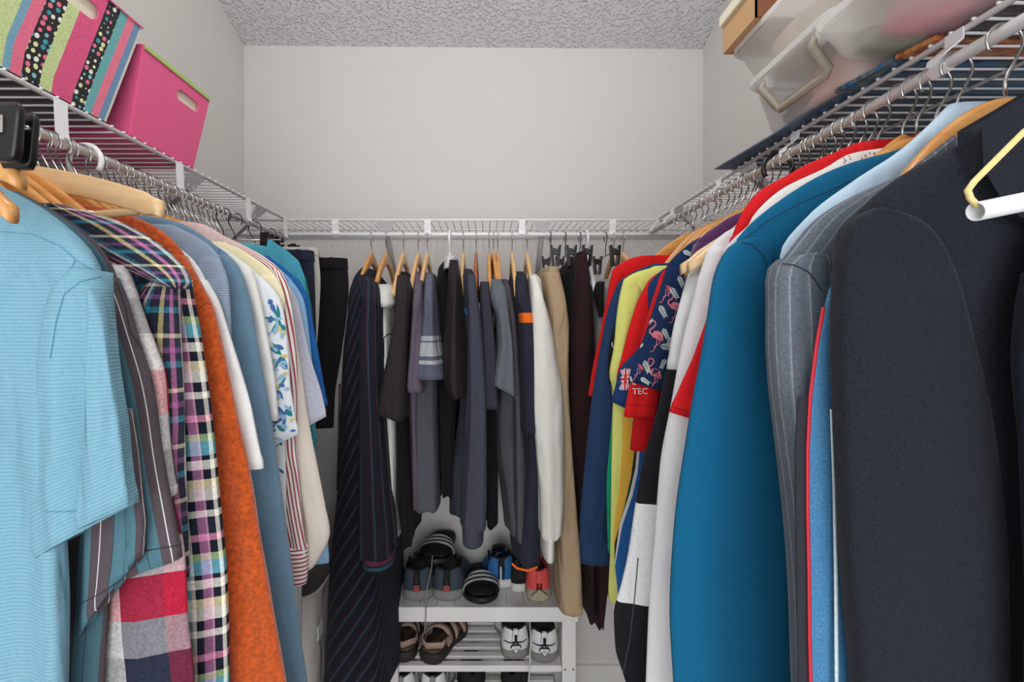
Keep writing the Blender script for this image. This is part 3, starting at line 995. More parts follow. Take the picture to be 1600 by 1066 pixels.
# --- 12 cream yellow tee
m_cry = fabric('pale_yellow_cotton', (236, 226, 188), heather=0.03)
side_garment('L', 0.902, 't_shirt', 'pale yellow crumpled tee at the shoulder of the aloha shirt', 'shirt', m_cry,
    [(378, 350), (394, 385), (412, 410), (430, 428)],
    [(428, 430), (452, 443), (470, 447), (500, 440), (530, 430)], sw=(0.05, 0.08, 0.06), be=[(600, 440), (1100, 440)], bbot=0.95, short='pale yellow tee', th=0.02)
# --- 13 white and red striped shirt with cuff
m_rs = stripes('red_white_pinstripe', 0.0085, [(0, (240, 234, 230)), (0.58, (166, 74, 88))], 'u', heather=0.03, skew=0.08)
side_garment('L', 0.925, 'dress_shirt', 'white shirt with thin red stripes and buttoned cuff', 'shirt', m_rs,
    [(348, 305), (352, 322), (366, 345), (385, 385), (405, 418), (425, 438)],
    [(423, 440), (450, 452), (500, 460), (600, 466), (700, 466), (740, 470), (800, 474), (862, 480)], sw=(0.05, 0.075, 0.055), be=[(600, 440), (1100, 452)], bbot=0.98, short='red striped shirt',
    cuff=(0.062, stripes('red_white_cuff_stripe', 0.0085, [(0, (240, 234, 230)), (0.58, (166, 74, 88))], 'v', heather=0.03), 0.003), th=0.028, fold=0.006)
# --- 14 cream jacket
m_crm = fabric('cream_cotton_twill', (232, 222, 210), heather=0.03, wrinkle=0.5)
side_garment('L', 0.965, 'long_sleeved_shirt', 'cream long-sleeved shirt with a red-stitched shoulder and wide cuff', 'shirt', m_crm,
    [(371, 338), (378, 362), (392, 388), (408, 410), (425, 428), (438, 440)],
    [(436, 441), (452, 450), (480, 456), (560, 468), (640, 480), (720, 495), (790, 508), (832, 515), (870, 500), (886, 490)], sw=(0.05, 0.085, 0.06), be=[(600, 455), (1100, 470)], bbot=0.86, short='cream long-sleeved shirt',
    collar=(None, 0.03, 0.075, 0.004), extra_mats=[plain('red_stitching', (170, 70, 70), .9)],
    bprints=[s for k in range(16) for s in strip([(388+k*4.6, 402+k*3.4), (391+k*4.6, 399+k*3.4)], 1.6, 1)], th=0.03)
# --- 15 lavender grey
m_lav = fabric('lavender_grey_chambray', (186, 188, 204), heather=0.16, hs=320)
side_garment('L', 0.998, 'short_sleeved_shirt', 'lavender-grey short-sleeved shirt with a dotted edge', 'shirt', m_lav,
    [(395, 385), (415, 415), (432, 438), (450, 452)],
    [(448, 453), (470, 466), (520, 478), (580, 492), (640, 506), (668, 511)], sw=(0.05, 0.09, 0.09), tilt=0.025, be=[(640, 470), (1100, 470)], bbot=0.93, short='lavender-grey shirt', th=0.026)
# --- 16 light blue
m_lb = fabric('pale_blue_cotton', (136, 178, 214), heather=0.04)
side_garment('L', 1.02, 'short_sleeved_shirt', 'pale blue collared shirt beside the royal blue one', 'shirt', m_lb,
    [(398, 405), (415, 430), (430, 448), (445, 460)],
    [(443, 460), (465, 474), (500, 482), (560, 488), (620, 492)], sw=(0.05, 0.09, 0.09), be=[(640, 474), (780, 500), (850, 512), (878, 514)], bbot=0.935, short='pale blue shirt', th=0.024)
# --- 17 royal blue
m_roy = fabric('royal_blue_jersey', (36, 98, 168), heather=0.04)
side_garment('L', 1.055, 't_shirt', 'royal blue tee with a hemmed sleeve on the left rod', 'shirt', m_roy,
    [(400, 420), (420, 445), (436, 462)],
    [(434, 464), (460, 480), (500, 489), (560, 499), (610, 508), (640, 513)], sw=(0.05, 0.08, 0.08), be=[(640, 480), (800, 492), (870, 494)], bbot=0.95, short='royal blue tee', th=0.024, tilt=0.01)
# --- 18 teal polo with collar
m_teal = fabric('turquoise_cotton', (78, 164, 184), heather=0.04)
def teal_collar(t, org):
    mb = MB()
    pts = [(422-2, 376), (446, 394), (462, 408), (470, 430), (474, 462), (452, 446), (424, 420), (416, 400)]
    d = 1.065
    v = [P(x, y, d) for x, y in pts]
    v2 = [(x, y+0.012, z) for x, y, z in v]
    n = len(v)
    mb.add(v+v2, [tuple(range(n)), tuple(range(2*n-1, n-1, -1))]+[(i, (i+1) % n, n+(i+1) % n, n+i) for i in range(n)], None, 0, False)
    mb.build('collar', m_teal, t, org, bevel=0.003)
side_garment('L', 1.098, 'polo_shirt', 'turquoise collared polo shirt near the far end of the left rod', 'shirt', m_teal,
    [(380, 385), (384, 410), (392, 440), (405, 458), (420, 466)],
    [(418, 467), (440, 474), (480, 482), (560, 488), (640, 492), (690, 496)], sw=(0.05, 0.08, 0.07), be=[(640, 470), (700, 494), (860, 494)], bbot=0.95, short='turquoise polo', extra=teal_collar,
    hang='wood3', hlabel='red-brown wooden hanger inside the turquoise polo shirt', th=0.028)
# --- 18b emerald strip
m_eme = fabric('sea_green_cotton', (36, 130, 126), heather=0.05)
side_garment('L', 1.135, 't_shirt', 'sea green tee showing as a sliver behind the turquoise polo', 'shirt', m_eme,
    [(400, 440), (420, 465), (436, 478)],
    [(434, 478), (460, 484), (500, 489), (560, 491), (600, 492)], sw=(0.05, 0.08, 0.07), be=[(640, 484), (860, 490)], bbot=0.95, short='sea green tee', th=0.024)

# --- trousers on clip hangers at the far left
def trousers(row, d, label, mat, legs, waist, short, hangkw={}, name='trousers', waist_mat=None, loops=True, extra_mats=None):
    """legs: list of level lists (py, px0, px1) at depth d; waist: (py0, py1, px0, px1)"""
    rod = RODL if row == 'L' else RODR
    py0, py1, a, b = waist
    org = (rod[0], d, PZ(legs[0][-1][0], d))
    t = thing(name, org, label, 'trousers')
    for k, lg in enumerate(legs):
        mb = MB()
        L = [(PZ(p, d), PX(x0, d), PX(x1, d), d-0.016+k*0.02, d+0.012+k*0.02) for p, x0, x1 in lg]
        slab(mb, L, n=2.5, fold=0.004, kf=1.4, ph=k*2+d*9, creases=0.001)
        mb.build('leg', [mat]+(extra_mats or []), t, org)
    mb = MB()
    L = [(PZ(py0, d), PX(a, d), PX(b, d), d-0.02, d+0.026), (PZ(py1, d), PX(a-1, d), PX(b+1, d), d-0.021, d+0.028)]
    slab(mb, L, n=3, step=0.006, hollow=0.01)
    wb = mb.build('waistband', waist_mat or mat, t, org)
    if loops:
        for f in (0.3, 0.8):
            x = PX(a+(b-a)*f, d)
            mb = MB(); box(mb, x-.005, x+.005, d-.026, d-.021, PZ(py1, d), PZ(py0, d)); mb.build('belt_loop', waist_mat or mat, wb, org)
    hanger('clip', row, d, 'black-clipped trouser hanger holding the %s' % short, **hangkw)
    return t
m_navyj = fabric('dark_navy_denim', (34, 38, 54), heather=0.12)
trousers('L', 1.17, 'dark navy jeans clipped at the waist, left of the grey pair', m_navyj,
    [[(398, 400, 490), (440, 398, 492), (520, 400, 494), (700, 410, 494), (800, 414, 490)]], (392, 408, 400, 489), 'dark navy jeans')
m_lgrey = fabric('light_grey_twill', (186, 184, 178), heather=0.06)
trousers('L', 1.225, 'light grey trousers clipped between the navy jeans and the black pair', m_lgrey,
    [[(392, 420, 497), (440, 418, 501), (480, 420, 499), (560, 425, 494), (700, 430, 490)]], (388, 400, 420, 497), 'light grey trousers')
m_blk = fabric('black_twill', (22, 22, 25), heather=0.1, wrinkle=0.6)
trousers('L', 1.33, 'black trousers clipped at the waist, last on the left rod', m_blk,
    [[(412, 440, 543), (445, 440, 545), (500, 440, 541), (560, 440, 533), (620, 440, 523), (668, 442, 521)],
     [(412, 440, 540), (500, 440, 536), (640, 445, 515)]], (404, 420, 440, 542), 'black trousers')

# --- empty hangers in front at the left
hanger('wood4', 'L', 0.66, 'long raw wood hanger with a trouser bar, empty, above the plaid shirt', yaw=0.05, roll=0.03)
hanger('broad', 'L', 0.458, 'small rounded amber hanger end, empty, in front of the light blue polo')
hanger('broad', 'L', 0.445, 'amber hanger end nearest the viewer at the left edge', roll=-0.12)
hanger('plastic_white', 'L', 0.768, 'white plastic hanger with a thick hook among the steel hooks on the left rod')
for k, y in enumerate((0.585, 0.638, 0.672, 0.69, 0.722, 0.79, 0.835, 0.865, 0.893, 0.94, 0.985, 1.035, 1.075, 1.115, 1.155)):
    hanger('slim2' if k % 2 else 'slim', 'L', y, 'amber wooden hanger packed among the shirts on the left rod', yaw=random.uniform(-.04, .04), group='hangers packed among the shirts on the left rod', drop=0.002)
for y in (1.42, 1.47):
    hanger('clip', 'L', y, 'bare trouser hanger at the corner end of the left rod', group='bare trouser hangers in the far left corner')

# big black clip of a nearer trouser hanger
t = thing('trouser_clip_hanger', (RODL[0], 0.40, RODL[1]), 'large glossy black clip hanging in the upper left, close to the viewer', 'hanger')
def clip_plate(cx, d, w0, w1, z0, z1, th):
    mb = MB()
    L = [(z1, cx-w1*0.8, cx+w1*0.8, d-th*.6, d+th*.6), (z1-0.006, cx-w1, cx+w1, d-th, d+th), ((z0+z1)/2, cx-(w0+w1)/2, cx+(w0+w1)/2, d-th*1.1, d+th*1.1), (z0+.008, cx-w0, cx+w0, d-th*1.2, d+th*1.2), (z0, cx-w0*.8, cx+w0*.8, d-th, d+th)]
    slab(mb, L, n=5, hollow=0, step=0.005)
    return mb
cz0, cz1 = PZ(252, 0.40), PZ(160, 0.40)
for k, (dx, dd) in enumerate(((-0.010, 0.0), (-0.017, 0.020))):
    mb = clip_plate(PX(22, 0.40)+dx, 0.40+dd, 0.015, 0.018, cz0, cz1, 0.004)
    mb.build('clip_jaw', M_BLKP, t, t.location[:])
mb = MB(); box(mb, PX(6, .4), PX(16, .4), 0.393, 0.3965, PZ(212, .4), PZ(184, .4)); mb.build('spring', M_STEEL, t, t.location[:], bevel=0.001)
mb = MB(); tube(mb, [(PX(22, .4), 0.413, PZ(190, .4)), (RODL[0]-0.1, 0.413, PZ(190, .4))], 0.0022); mb.build('crossbar', M_STEEL, t, t.location[:])
mb = MB()
zb = PZ(190, .4)
hp = [(p[0]+RODL[0], 0.413, p[2]+RODL[1]) for p in hook_pts(RODL[1]-zb-0.008)]
tube(mb, hp, 0.0016); mb.build('hook', M_STEEL, t, t.location[:])

# ================================================================== RIGHT ROD
m_red = fabric('red_jersey', (206, 28, 34), heather=0.03)
m_red2 = fabric('scarlet_polyester', (216, 30, 32), heather=0.02)
m_blaz = fabric('teal_blue_wool', (10, 92, 130), heather=0.2, hs=700, weave=900, ws=0.5, sheen=0.05, wrinkle=0.2)
m_gbl = stripes('grey_pinstripe_wool', 0.011, [(0, (98, 106, 116)), (0.8, (112, 120, 130)), (0.92, (144, 150, 156))], 'u', heather=0.2, hs=400, wrinkle=0.3)
m_coat = fabric('charcoal_wool', (29, 33, 42), heather=0.35, hs=500, weave=500, ws=0.8, sheen=0.08, wrinkle=0.25)
m_coat2 = fabric('midnight_wool', (16, 20, 32), heather=0.3, hs=500, weave=500, ws=0.8, sheen=0.03)
m_dk_seam = plain('dark_blue_seam', (8, 54, 80), 0.9)
m_gseam = plain('dark_grey_seam', (40, 44, 52), 0.9)

# charcoal coat (nearest)
def coat_extra(t, org):
    d = 0.385
    mb = MB()
    pts = [(1545, 196), (1600, 164), (1700, 104), (1760, 110), (1740, 330), (1680, 360), (1600, 330), (1572, 302), (1548, 262)]
    v = [P(x, y, d) for x, y in pts]; v2 = [(x, y+0.02, z) for x, y, z in v]
    n = len(v)
    mb.add(v+v2, [tuple(range(n)), tuple(range(2*n-1, n-1, -1))]+[(i, (i+1) % n, n+(i+1) % n, n+i) for i in range(n)], None, 0, False)
    mb.build('lapel', m_coat, t, org, bevel=0.006)
side_garment('R', 0.415, 'wool_coat', 'charcoal wool coat with a broad flat sleeve, nearest on the right rod', 'coat', m_coat,
    [(176, 1660), (196, 1590), (212, 1540), (230, 1490), (262, 1428), (290, 1385), (320, 1350), (350, 1322), (375, 1308)],
    [(332, 1346, 1354), (338, 1334, 1388), (352, 1318, 1424), (380, 1308, 1450), (430, 1303, 1474), (520, 1300, 1500), (640, 1303, 1528), (760, 1308, 1545), (900, 1316, 1555), (1066, 1330, 1556), (1250, 1338, 1560)],
    sn=4.5, be=[(520, 1330), (1250, 1350)], bbot=0.8, th=0.036, fold=0.0, kf=1, hang='suit', short='charcoal coat',  extra=coat_extra, creases=0.0003)
# midnight coat at the right edge, nearer
side_garment('R', 0.372, 'wool_coat', 'midnight blue wool coat cut off by the right edge of the view', 'coat', m_coat2,
    [(280, 1740), (330, 1665), (380, 1625), (430, 1608)],
    [(425, 1606), (470, 1590), (560, 1580), (700, 1590), (900, 1598), (1066, 1600), (1250, 1605)], sw=(0.05, 0.12, 0.12), be=[(560, 1640), (1250, 1640)], bbot=0.8, th=0.03, hang=None, short='midnight blue coat', fold=0.003)
# denim jacket lining strip
m_den = stripes('selvedge_denim', 0.30, [(0, (70, 126, 168)), (0.5, (74, 130, 172))], 'u', heather=0.3, hs=700, wrinkle=0.1)
def denim_extra(t, org):
    for nm, cols, mt in (('black_trim', (1243, 1262), fabric('charcoal_binding', (48, 48, 56))), ('red_trim', (1261.5, 1266.5), plain('red_piping', (196, 36, 52), 0.7)), ('white_trim', (1301, 1306), fabric('white_selvedge', (206, 222, 228)))):
        mb = MB()
        a, b = cols
        def edge(off):
            return [(x+off, y) for x, y in ((1287, 480), (1276, 540), (1266, 620), (1262, 700), (1262, 800), (1264, 900), (1265, 1000), (1268, 1120), (1270, 1300))]
        if nm == 'white_trim': pl = [(1300, 640), (1304, 760), (1306, 900), (1307, 1066), (1308, 1300)]; w = 5
        elif nm == 'red_trim': pl = edge(0); w = 5
        else: pl = [(x-11, y) for x, y in edge(0)][2:]; w = 17
        d = 0.428 if nm != 'black_trim' else 0.430
        q = []
        for x, y in pl: q.append((P(x-w/2, y, d), P(x+w/2, y, d)))
        v = [p for r in q for p in r]
        mb.add(v, [(2*i, 2*i+1, 2*i+3, 2*i+2) for i in range(len(q)-1)])
        mb.build(nm, mt, t, org, solid=0.0015)
side_garment('R', 0.442, 'denim_jacket', 'blue denim garment edged in red and white, left of the charcoal coat', 'jacket', m_den,
    [(300, 1560), (350, 1460), (410, 1340), (450, 1296)],
    None, be=[(480, 1288), (540, 1277), (620, 1266), (700, 1261), (800, 1258), (900, 1254), (1000, 1254), (1200, 1258)], bbot=0.85, th=0.022, fold=0.0, hang=None, extra=denim_extra, creases=0)
# grey pinstripe blazer
def gb_extra(t, org):
    d = 0.462
    mb = MB()
    pts = [(1442, 262), (1508, 210), (1512, 228), (1512, 252), (1444, 300)]
    v = [P(x, y, d) for x, y in pts]; v2 = [(x, y+0.012, z) for x, y, z in v]; n = len(v)
    mb.add(v+v2, [tuple(range(n)), tuple(range(2*n-1, n-1, -1))]+[(i, (i+1) % n, n+(i+1) % n, n+i) for i in range(n)], None, 0, False)
    mb.build('collar', m_gbl, t, org, bevel=0.003)
side_garment('R', 0.485, 'blazer', 'grey pinstripe blazer between the teal blazer and the charcoal coat', 'blazer', m_gbl,
    [(214, 1506), (240, 1470), (262, 1435), (285, 1380), (310, 1325), (345, 1272), (385, 1238), (408, 1222)],
    [(400, 1240, 1260), (404, 1222, 1275), (412, 1208, 1284), (440, 1200, 1288), (520, 1200, 1296), (600, 1205, 1290), (680, 1216, 1284), (780, 1230, 1276), (900, 1240, 1272), (1066, 1246, 1270), (1200, 1250, 1272)],
    be=[(600, 1290), (1200, 1300)], bbot=0.8, th=0.042, sn=3.2, fold=0.003, hang='suit', short='grey blazer', extra=gb_extra, extra_mats=[m_gseam],
    prints=strip([(1222, 412), (1240, 414), (1262, 424), (1275, 440), (1284, 455)], 2.2, 1, step=4))
# light blue shirt hanging behind the near hangers
side_garment('R', 0.535, 'dress_shirt', 'pale blue shirt shoulder rising above the amber suit hangers on the right', 'shirt', fabric('pale_blue_poplin', (190, 214, 232), heather=0.02),
    [(146, 1545), (150, 1512), (164, 1482), (192, 1455), (232, 1410), (285, 1330), (340, 1260), (400, 1220)], None, be=[(500, 1240), (1100, 1260)], bbot=1.0, th=0.018, fold=0.002, hang='slim2', short='pale blue shirt on the right rod')
# teal blazer
side_garment('R', 0.585, 'blazer', 'teal blue wool blazer facing the viewer on the right rod', 'blazer', m_blaz,
    [(208, 1456), (224, 1425), (240, 1380), (256, 1325), (275, 1280), (300, 1238), (330, 1196), (358, 1165), (380, 1150)],
    [(374, 1168, 1180), (377, 1152, 1192), (384, 1140, 1200), (400, 1127, 1205), (430, 1114, 1206), (500, 1103, 1206), (560, 1093, 1209), (620, 1081, 1216), (700, 1068, 1226), (780, 1056, 1236), (850, 1050, 1242), (950, 1046, 1244), (1066, 1051, 1246), (1200, 1056, 1246)],
    be=[(600, 1180), (1200, 1200)], bbot=0.75, th=0.05, sn=3.0, fold=0.003, kf=1, hang='suit', short='teal blazer', extra_mats=[m_dk_seam],
    bprints=strip([(1165, 372), (1200, 345), (1250, 318), (1310, 292), (1340, 278)], 1.6, 1)+strip([(1391, 236), (1390, 275)], 1.4, 1),
    prints=strip([(1152, 378), (1175, 382), (1192, 398), (1202, 425), (1205, 450)], 2.2, 1, step=4), creases=0.0003)
# white / print shirt between
m_prt = fabric('speckled_print', (226, 220, 216), heather=0.02)
def dots():
    r = random.Random(5); out = []
    for k in range(120):
        x, y = r.uniform(1318, 1420), r.uniform(228, 275)
        out.append((1 if k % 3 else 2, [(x+1.6*math.cos(a), y+1.3*math.sin(a)) for a in (0, 1.25, 2.5, 3.77, 5)], None))
    return out
side_garment('R', 0.605, 'dress_shirt', 'white shirt collar strip rising just above the teal blazer', 'shirt', fabric('cool_white_poplin', (214, 224, 232), heather=0.02),
    [(232, 1400), (250, 1364), (270, 1318), (292, 1262), (312, 1218), (350, 1172), (400, 1130)], None, be=[(500, 1130), (1100, 1110)], bbot=0.98, th=0.02, fold=0.0, hang='slim2', short='white shirt behind the teal blazer')
side_garment('R', 0.622, 'print_blouse', 'pale speckled pink print blouse showing inside the red collar', 'shirt', m_prt,
    [(226, 1400), (232, 1380), (240, 1330), (262, 1290), (300, 1215), (350, 1170)], None, be=[(500, 1140), (1100, 1120)], bbot=1.0, th=0.018, fold=0.0, short='speckled blouse', hang=None,
    extra_mats=[plain('print_rose', (196, 90, 110), .9), plain('print_grey', (120, 120, 130), .9)], bprints=dots(), creases=0)
# red shirt
side_garment('R', 0.645, 'polo_shirt', 'red collared shirt whose shoulder rises behind the teal blazer', 'shirt', m_red,
    [(216, 1412), (220, 1390), (224, 1340), (240, 1300), (256, 1262), (275, 1228), (300, 1184), (322, 1165), (345, 1152), (372, 1142)],
    [(370, 1142), (400, 1132), (440, 1120), (500, 1103), (560, 1083), (610, 1062), (656, 1045)], sw=(0.05, 0.07, 0.085), tilt=0.012, be=[(600, 1120), (1100, 1110)], bbot=1.0, th=0.03, short='red collared shirt',
    extra_mats=[plain('dark_red_seam', (140, 16, 24), .9)], prints=strip([(1050, 635), (1075, 645), (1095, 650)], 1.3, 1, step=4), hang='wood2')
# white shirts
side_garment('R', 0.705, 'polo_shirt', 'long plain white shirt beside the red sleeve', 'shirt', fabric('bright_white_knit', (228, 228, 230), heather=0.03, wrinkle=0.4),
    [(340, 1180), (352, 1155), (360, 1138), (372, 1122), (392, 1106)],
    [(388, 1107), (430, 1092), (480, 1079), (530, 1066), (620, 1050), (720, 1032), (820, 1022), (900, 1015), (1066, 1009), (1250, 1006)], sw=(0.06, 0.12, 0.12), be=[(600, 1090), (1200, 1060)], bbot=0.72, th=0.036, fold=0.004, short='long white shirt')
side_garment('R', 0.775, 't_shirt', 'white short-sleeved tee hanging over the black-and-white jacket', 'shirt', fabric('cool_white_jersey', (224, 226, 228), heather=0.02),
    [(385, 1140), (400, 1100), (415, 1082), (432, 1074)],
    [(430, 1075), (460, 1065), (500, 1054), (540, 1046), (576, 1040)], sw=(0.05, 0.08, 0.10), be=[(600, 1075), (1000, 1060)], bbot=0.95, th=0.026, short='white tee on the right rod', fold=0.002)
m_blk2 = blocks('black_white_panels', [(0, (30, 30, 34)), (0.335, (226, 228, 228)), (0.515, (28, 29, 34))], 1.2, heather=0.08)
side_garment('R', 0.805, 'track_jacket', 'black and white colour-block jacket with a gathered black hem', 'jacket', m_blk2,
    [(420, 1120), (440, 1090), (470, 1070), (520, 1052)],
    [(500, 1060), (560, 1044), (640, 1026), (720, 1004), (790, 992), (860, 982), (910, 970), (960, 958), (1010, 960), (1050, 972), (1090, 985)], sw=(0.05, 0.11, 0.12), be=[(600, 1060), (1000, 1000)], bbot=0.88, th=0.034, fold=0.003, short='colour-block jacket',
    extra_mats=[plain('grey_piping', (60, 62, 68), .9)], prints=strip([(997, 872), (992, 930), (984, 1000), (974, 1050)], 1.8, 1))
# purple knit
m_pur = fabric('plum_knit', (84, 44, 92), heather=0.12, sheen=0.3)
side_garment('R', 0.85, 'sweater', 'plum purple sweater behind the white shirts', 'sweater', m_pur,
    [(330, 1160), (342, 1135), (354, 1118), (370, 1096), (384, 1083)],
    [(382, 1084), (400, 1078), (440, 1070), (480, 1062), (540, 1052)], sw=(0.05, 0.09, 0.09), be=[(600, 1070), (900, 1060)], bbot=1.0, th=0.036, short='plum sweater', fold=0.003)
# flamingo shirt
m_nav = fabric('navy_print_ground', (26, 46, 84), heather=0.04)
m_pink = plain('print_flamingo_pink', (214, 122, 134), 0.9); m_pink2 = plain('print_deep_pink', (190, 84, 104), 0.9); m_lf = plain('print_pale_leaf', (206, 222, 218), 0.9)
def flamingo(cx, cy, s, f=1):
    out = []
    def tr(pts): return [(cx+f*x*s, cy+y*s) for x, y in pts]
    out.append((1, tr([(-6, 2), (-2, -4), (5, -4), (11, 0), (13, 8), (12, 14), (6, 10), (0, 8), (-5, 6)]), None))
    out.append((2, tr([(2, 2), (8, 3), (12, 8), (12, 14), (6, 9)]), None))
    out += strip(tr([(-4, 3), (-9, -1), (-9, -6), (-3, -10), (1, -15), (-1, -20), (-6, -21), (-9, -17)]), 2.6*s, 1, 1.8*s, step=3)
    out.append((2, tr([(-10, -18), (-7, -19), (-8, -12)]), None))
    out += strip(tr([(3, 8), (2, 18), (-4, 30), (-9, 30)]), 1.1*s, 1, step=4)
    out += strip(tr([(6, 9), (7, 17), (-3, 22)]), 1.1*s, 1, step=4)
    return out
def frond(cx, cy, l, a, mi):
    out = []
    ca, sa = math.cos(a), math.sin(a)
    for k in range(6):
        t = (k+0.5)/6*l
        bx, by = cx+ca*t, cy+sa*t
        for s in (-1, 1):
            out.append(leaf(bx, by, l*0.45*(1-0.35*k/6), 0.75, a+s*0.62, mi))
    return out
fs = []
for cx, cy, s in ((1038, 444, .95), (1053, 476, .95), (1024, 521, .95), (994, 567, .9), (1021, 580, .95), (1003, 502, .01)): fs += flamingo(cx, cy, s)
for cx, cy, l, a in ((1052, 400, 20, 2.2), (1060, 430, 18, 1.2), (1047, 448, 20, 1.0), (1030, 476, 20, 1.1), (1022, 496, 22, 2.6), (1008, 510, 20, 2.0), (1035, 512, 18, 1.1), (1030, 540, 22, .2), (1006, 535, 18, 2.5), (1006, 562, 20, 1.2), (982, 580, 18, 1.4), (1000, 590, 16, .6), (1040, 560, 16, 2), (1030, 606, 18, 1.8), (1066, 392, 16, .4), (1050, 526, 16, 2)):
    fs += frond(cx, cy, l, a, 3)
side_garment('R', 0.885, 'aloha_shirt', 'navy short-sleeved shirt printed with pink flamingos and pale fronds', 'shirt', m_nav,
    [(372, 1092), (380, 1078), (392, 1064), (405, 1050), (420, 1040)],
    [(418, 1041), (440, 1034), (480, 1021), (520, 1008), (560, 994), (590, 985), (605, 982)], sw=(0.05, 0.09, 0.085), tilt=0.012, be=[(600, 1045), (900, 1040)], bbot=1.05, th=0.03, fold=0.002, short='flamingo shirt',
    extra_mats=[m_pink, m_pink2, m_lf], prints=fs, bprints=fs, creases=0.0003)
# red tee with lettering
m_white_print = plain('white_print', (238, 236, 236), 0.8)
def text_shapes(body, x, y, size, mi):
    """built-in font lettering laid on cloth"""
    cu = bpy.data.curves.new('lettering', 'FONT'); cu.body = body; cu.size = 1.0; cu.resolution_u = 2
    o = bpy.data.objects.new('lettering', cu); C.objects.link(o)
    dg = bpy.context.evaluated_depsgraph_get()
    me = o.evaluated_get(dg).to_mesh()
    out = []
    for p in me.polygons:
        out.append((mi, [(x+me.vertices[i].co.x*size, y-me.vertices[i].co.y*size) for i in p.vertices], None))
    o.evaluated_get(dg).to_mesh_clear()
    bpy.data.objects.remove(o); bpy.data.curves.remove(cu)
    return out
side_garment('R', 0.945, 't_shirt', 'red tee lettered TEC in white on its sleeve, below the flamingo shirt', 'shirt', m_red2,
    [(400, 1080), (412, 1050), (424, 1036), (440, 1028)],
    [(438, 1029), (470, 1018), (520, 1004), (580, 990), (620, 979), (650, 974)], sw=(0.05, 0.07, 0.065), tilt=0.0, be=[(600, 1030), (900, 1030)], bbot=1.1, th=0.026, fold=0.0015, short='red TEC tee',
    extra_mats=[m_white_print, plain('dark_red_stitch', (150, 16, 22), .9)], prints=text_shapes('TEC', 988, 616, 13.5, 1)+text_shapes('L', 988, 601, 12, 1)+strip([(977, 632), (1000, 634), (1022, 634)], 1.2, 2, step=4), creases=0.0002)
side_garment('R', 0.97, 't_shirt', 'plain red tee whose sleeve hem hangs lowest below the TEC tee', 'shirt', m_red,
    [(405, 1070), (420, 1045), (440, 1030)],
    [(438, 1031), (480, 1020), (560, 1002), (640, 990), (702, 984)], sw=(0.05, 0.06, 0.052), be=[(600, 1030), (900, 1030)], bbot=1.1, th=0.024, fold=0.001, short='plain red tee')
# navy tee with union flag badge
m_rb = plain('flag_red', (200, 30, 44), .8); m_bb = plain('flag_blue', (34, 52, 110), .8)
flag = [(1, [(968, 574), (988, 572), (987, 612), (965, 614)], None), (2, [(971, 577), (985, 575), (984, 609), (968, 611)], None)]
flag += strip([(971, 578), (984, 609)], 4, 3)+strip([(985, 577), (969, 609)], 4, 3)+strip([(970, 593), (985, 592)], 8, 3)+strip([(978, 576), (976, 610)], 6, 3)
flag += strip([(970, 593), (985, 592)], 4.5, 4)+strip([(978, 576), (976, 610)], 3.2, 4)+strip([(971, 578), (984, 609)], 1.4, 4)+strip([(985, 577), (969, 609)], 1.4, 4)
def flag_print(mb, tr):
    pass
side_garment('R', 0.995, 't_shirt', 'navy tee with a union flag badge on the sleeve, beside the red TEC tee', 'shirt', fabric('navy_jersey', (30, 58, 108), heather=0.04),
    [(412, 1050), (430, 1025), (450, 1012)],
    [(448, 1034), (480, 1022), (540, 1000), (562, 982), (580, 968), (610, 961), (636, 955)], sw=(0.05, 0.07, 0.055), tilt=0.012, be=[(600, 1020), (900, 1020)], bbot=1.1, th=0.024, fold=0.001, short='navy tee with the flag badge',
    extra_mats=[m_white_print, m_bb, m_white_print, m_rb], prints=flag, creases=0.0001,
    extra=None)
side_garment('R', 1.022, 't_shirt', 'red tee with a folded sleeve hem beside the yellow jersey', 'shirt', m_red2,
    [(415, 1050), (428, 1026), (445, 1010)],
    [(443, 1010), (470, 996), (520, 980), (560, 970), (590, 963), (616, 966)], sw=(0.05, 0.06, 0.055), be=[(600, 1010), (900, 1020)], bbot=1.1, th=0.022, fold=0.001, short='red tee beside the yellow jersey')
# yellow jersey with sweeping bands
m_yel = fabric('lemon_lime_jersey', (218, 222, 124), heather=0.03)
m_gold = plain('jersey_gold', (232, 184, 66), .9); m_dgr = plain('jersey_dark_green', (22, 50, 44), .9); m_jw = plain('jersey_white', (226, 230, 232), .9); m_jb = plain('jersey_blue', (34, 98, 170), .9)
def band(pa, pb, mi, n=26):
    """area between two px polylines pa, pb: same count"""
    out = []
    def samp(pl, t):
        k = min(len(pl)-2, int(t*(len(pl)-1))); f = t*(len(pl)-1)-k
        return (pl[k][0]+(pl[k+1][0]-pl[k][0])*f, pl[k][1]+(pl[k+1][1]-pl[k][1])*f)
    for i in range(n):
        t0, t1 = i/n, (i+1)/n
        a0, a1, b0, b1 = samp(pa, t0), samp(pa, t1), samp(pb, t0), samp(pb, t1)
        for j in range(3):
            f0, f1 = j/3, (j+1)/3
            lerp = lambda p, q, f: (p[0]+(q[0]-p[0])*f, p[1]+(q[1]-p[1])*f)
            out.append((mi, [lerp(a0, b0, f0), lerp(a0, b0, f1), lerp(a1, b1, f1), lerp(a1, b1, f0)], None))
    return out
g0 = [(972, 640), (972, 700), (968, 760), (962, 800), (958, 850)]
g1 = [(990, 660), (992, 700), (986, 745), (976, 790), (960, 850)]
d1 = [(996, 690), (993, 730), (984, 770), (968, 820), (960, 880)]
w1 = [(1000, 700), (996, 740), (988, 775), (972, 822), (961, 884)]
b1 = [(1030, 700), (1020, 780), (1000, 860), (985, 900), (966, 935)]
y_pr = band(g0, g1, 1)+band(g1, d1, 2)+band(d1, w1, 3)+band(w1, b1, 4)
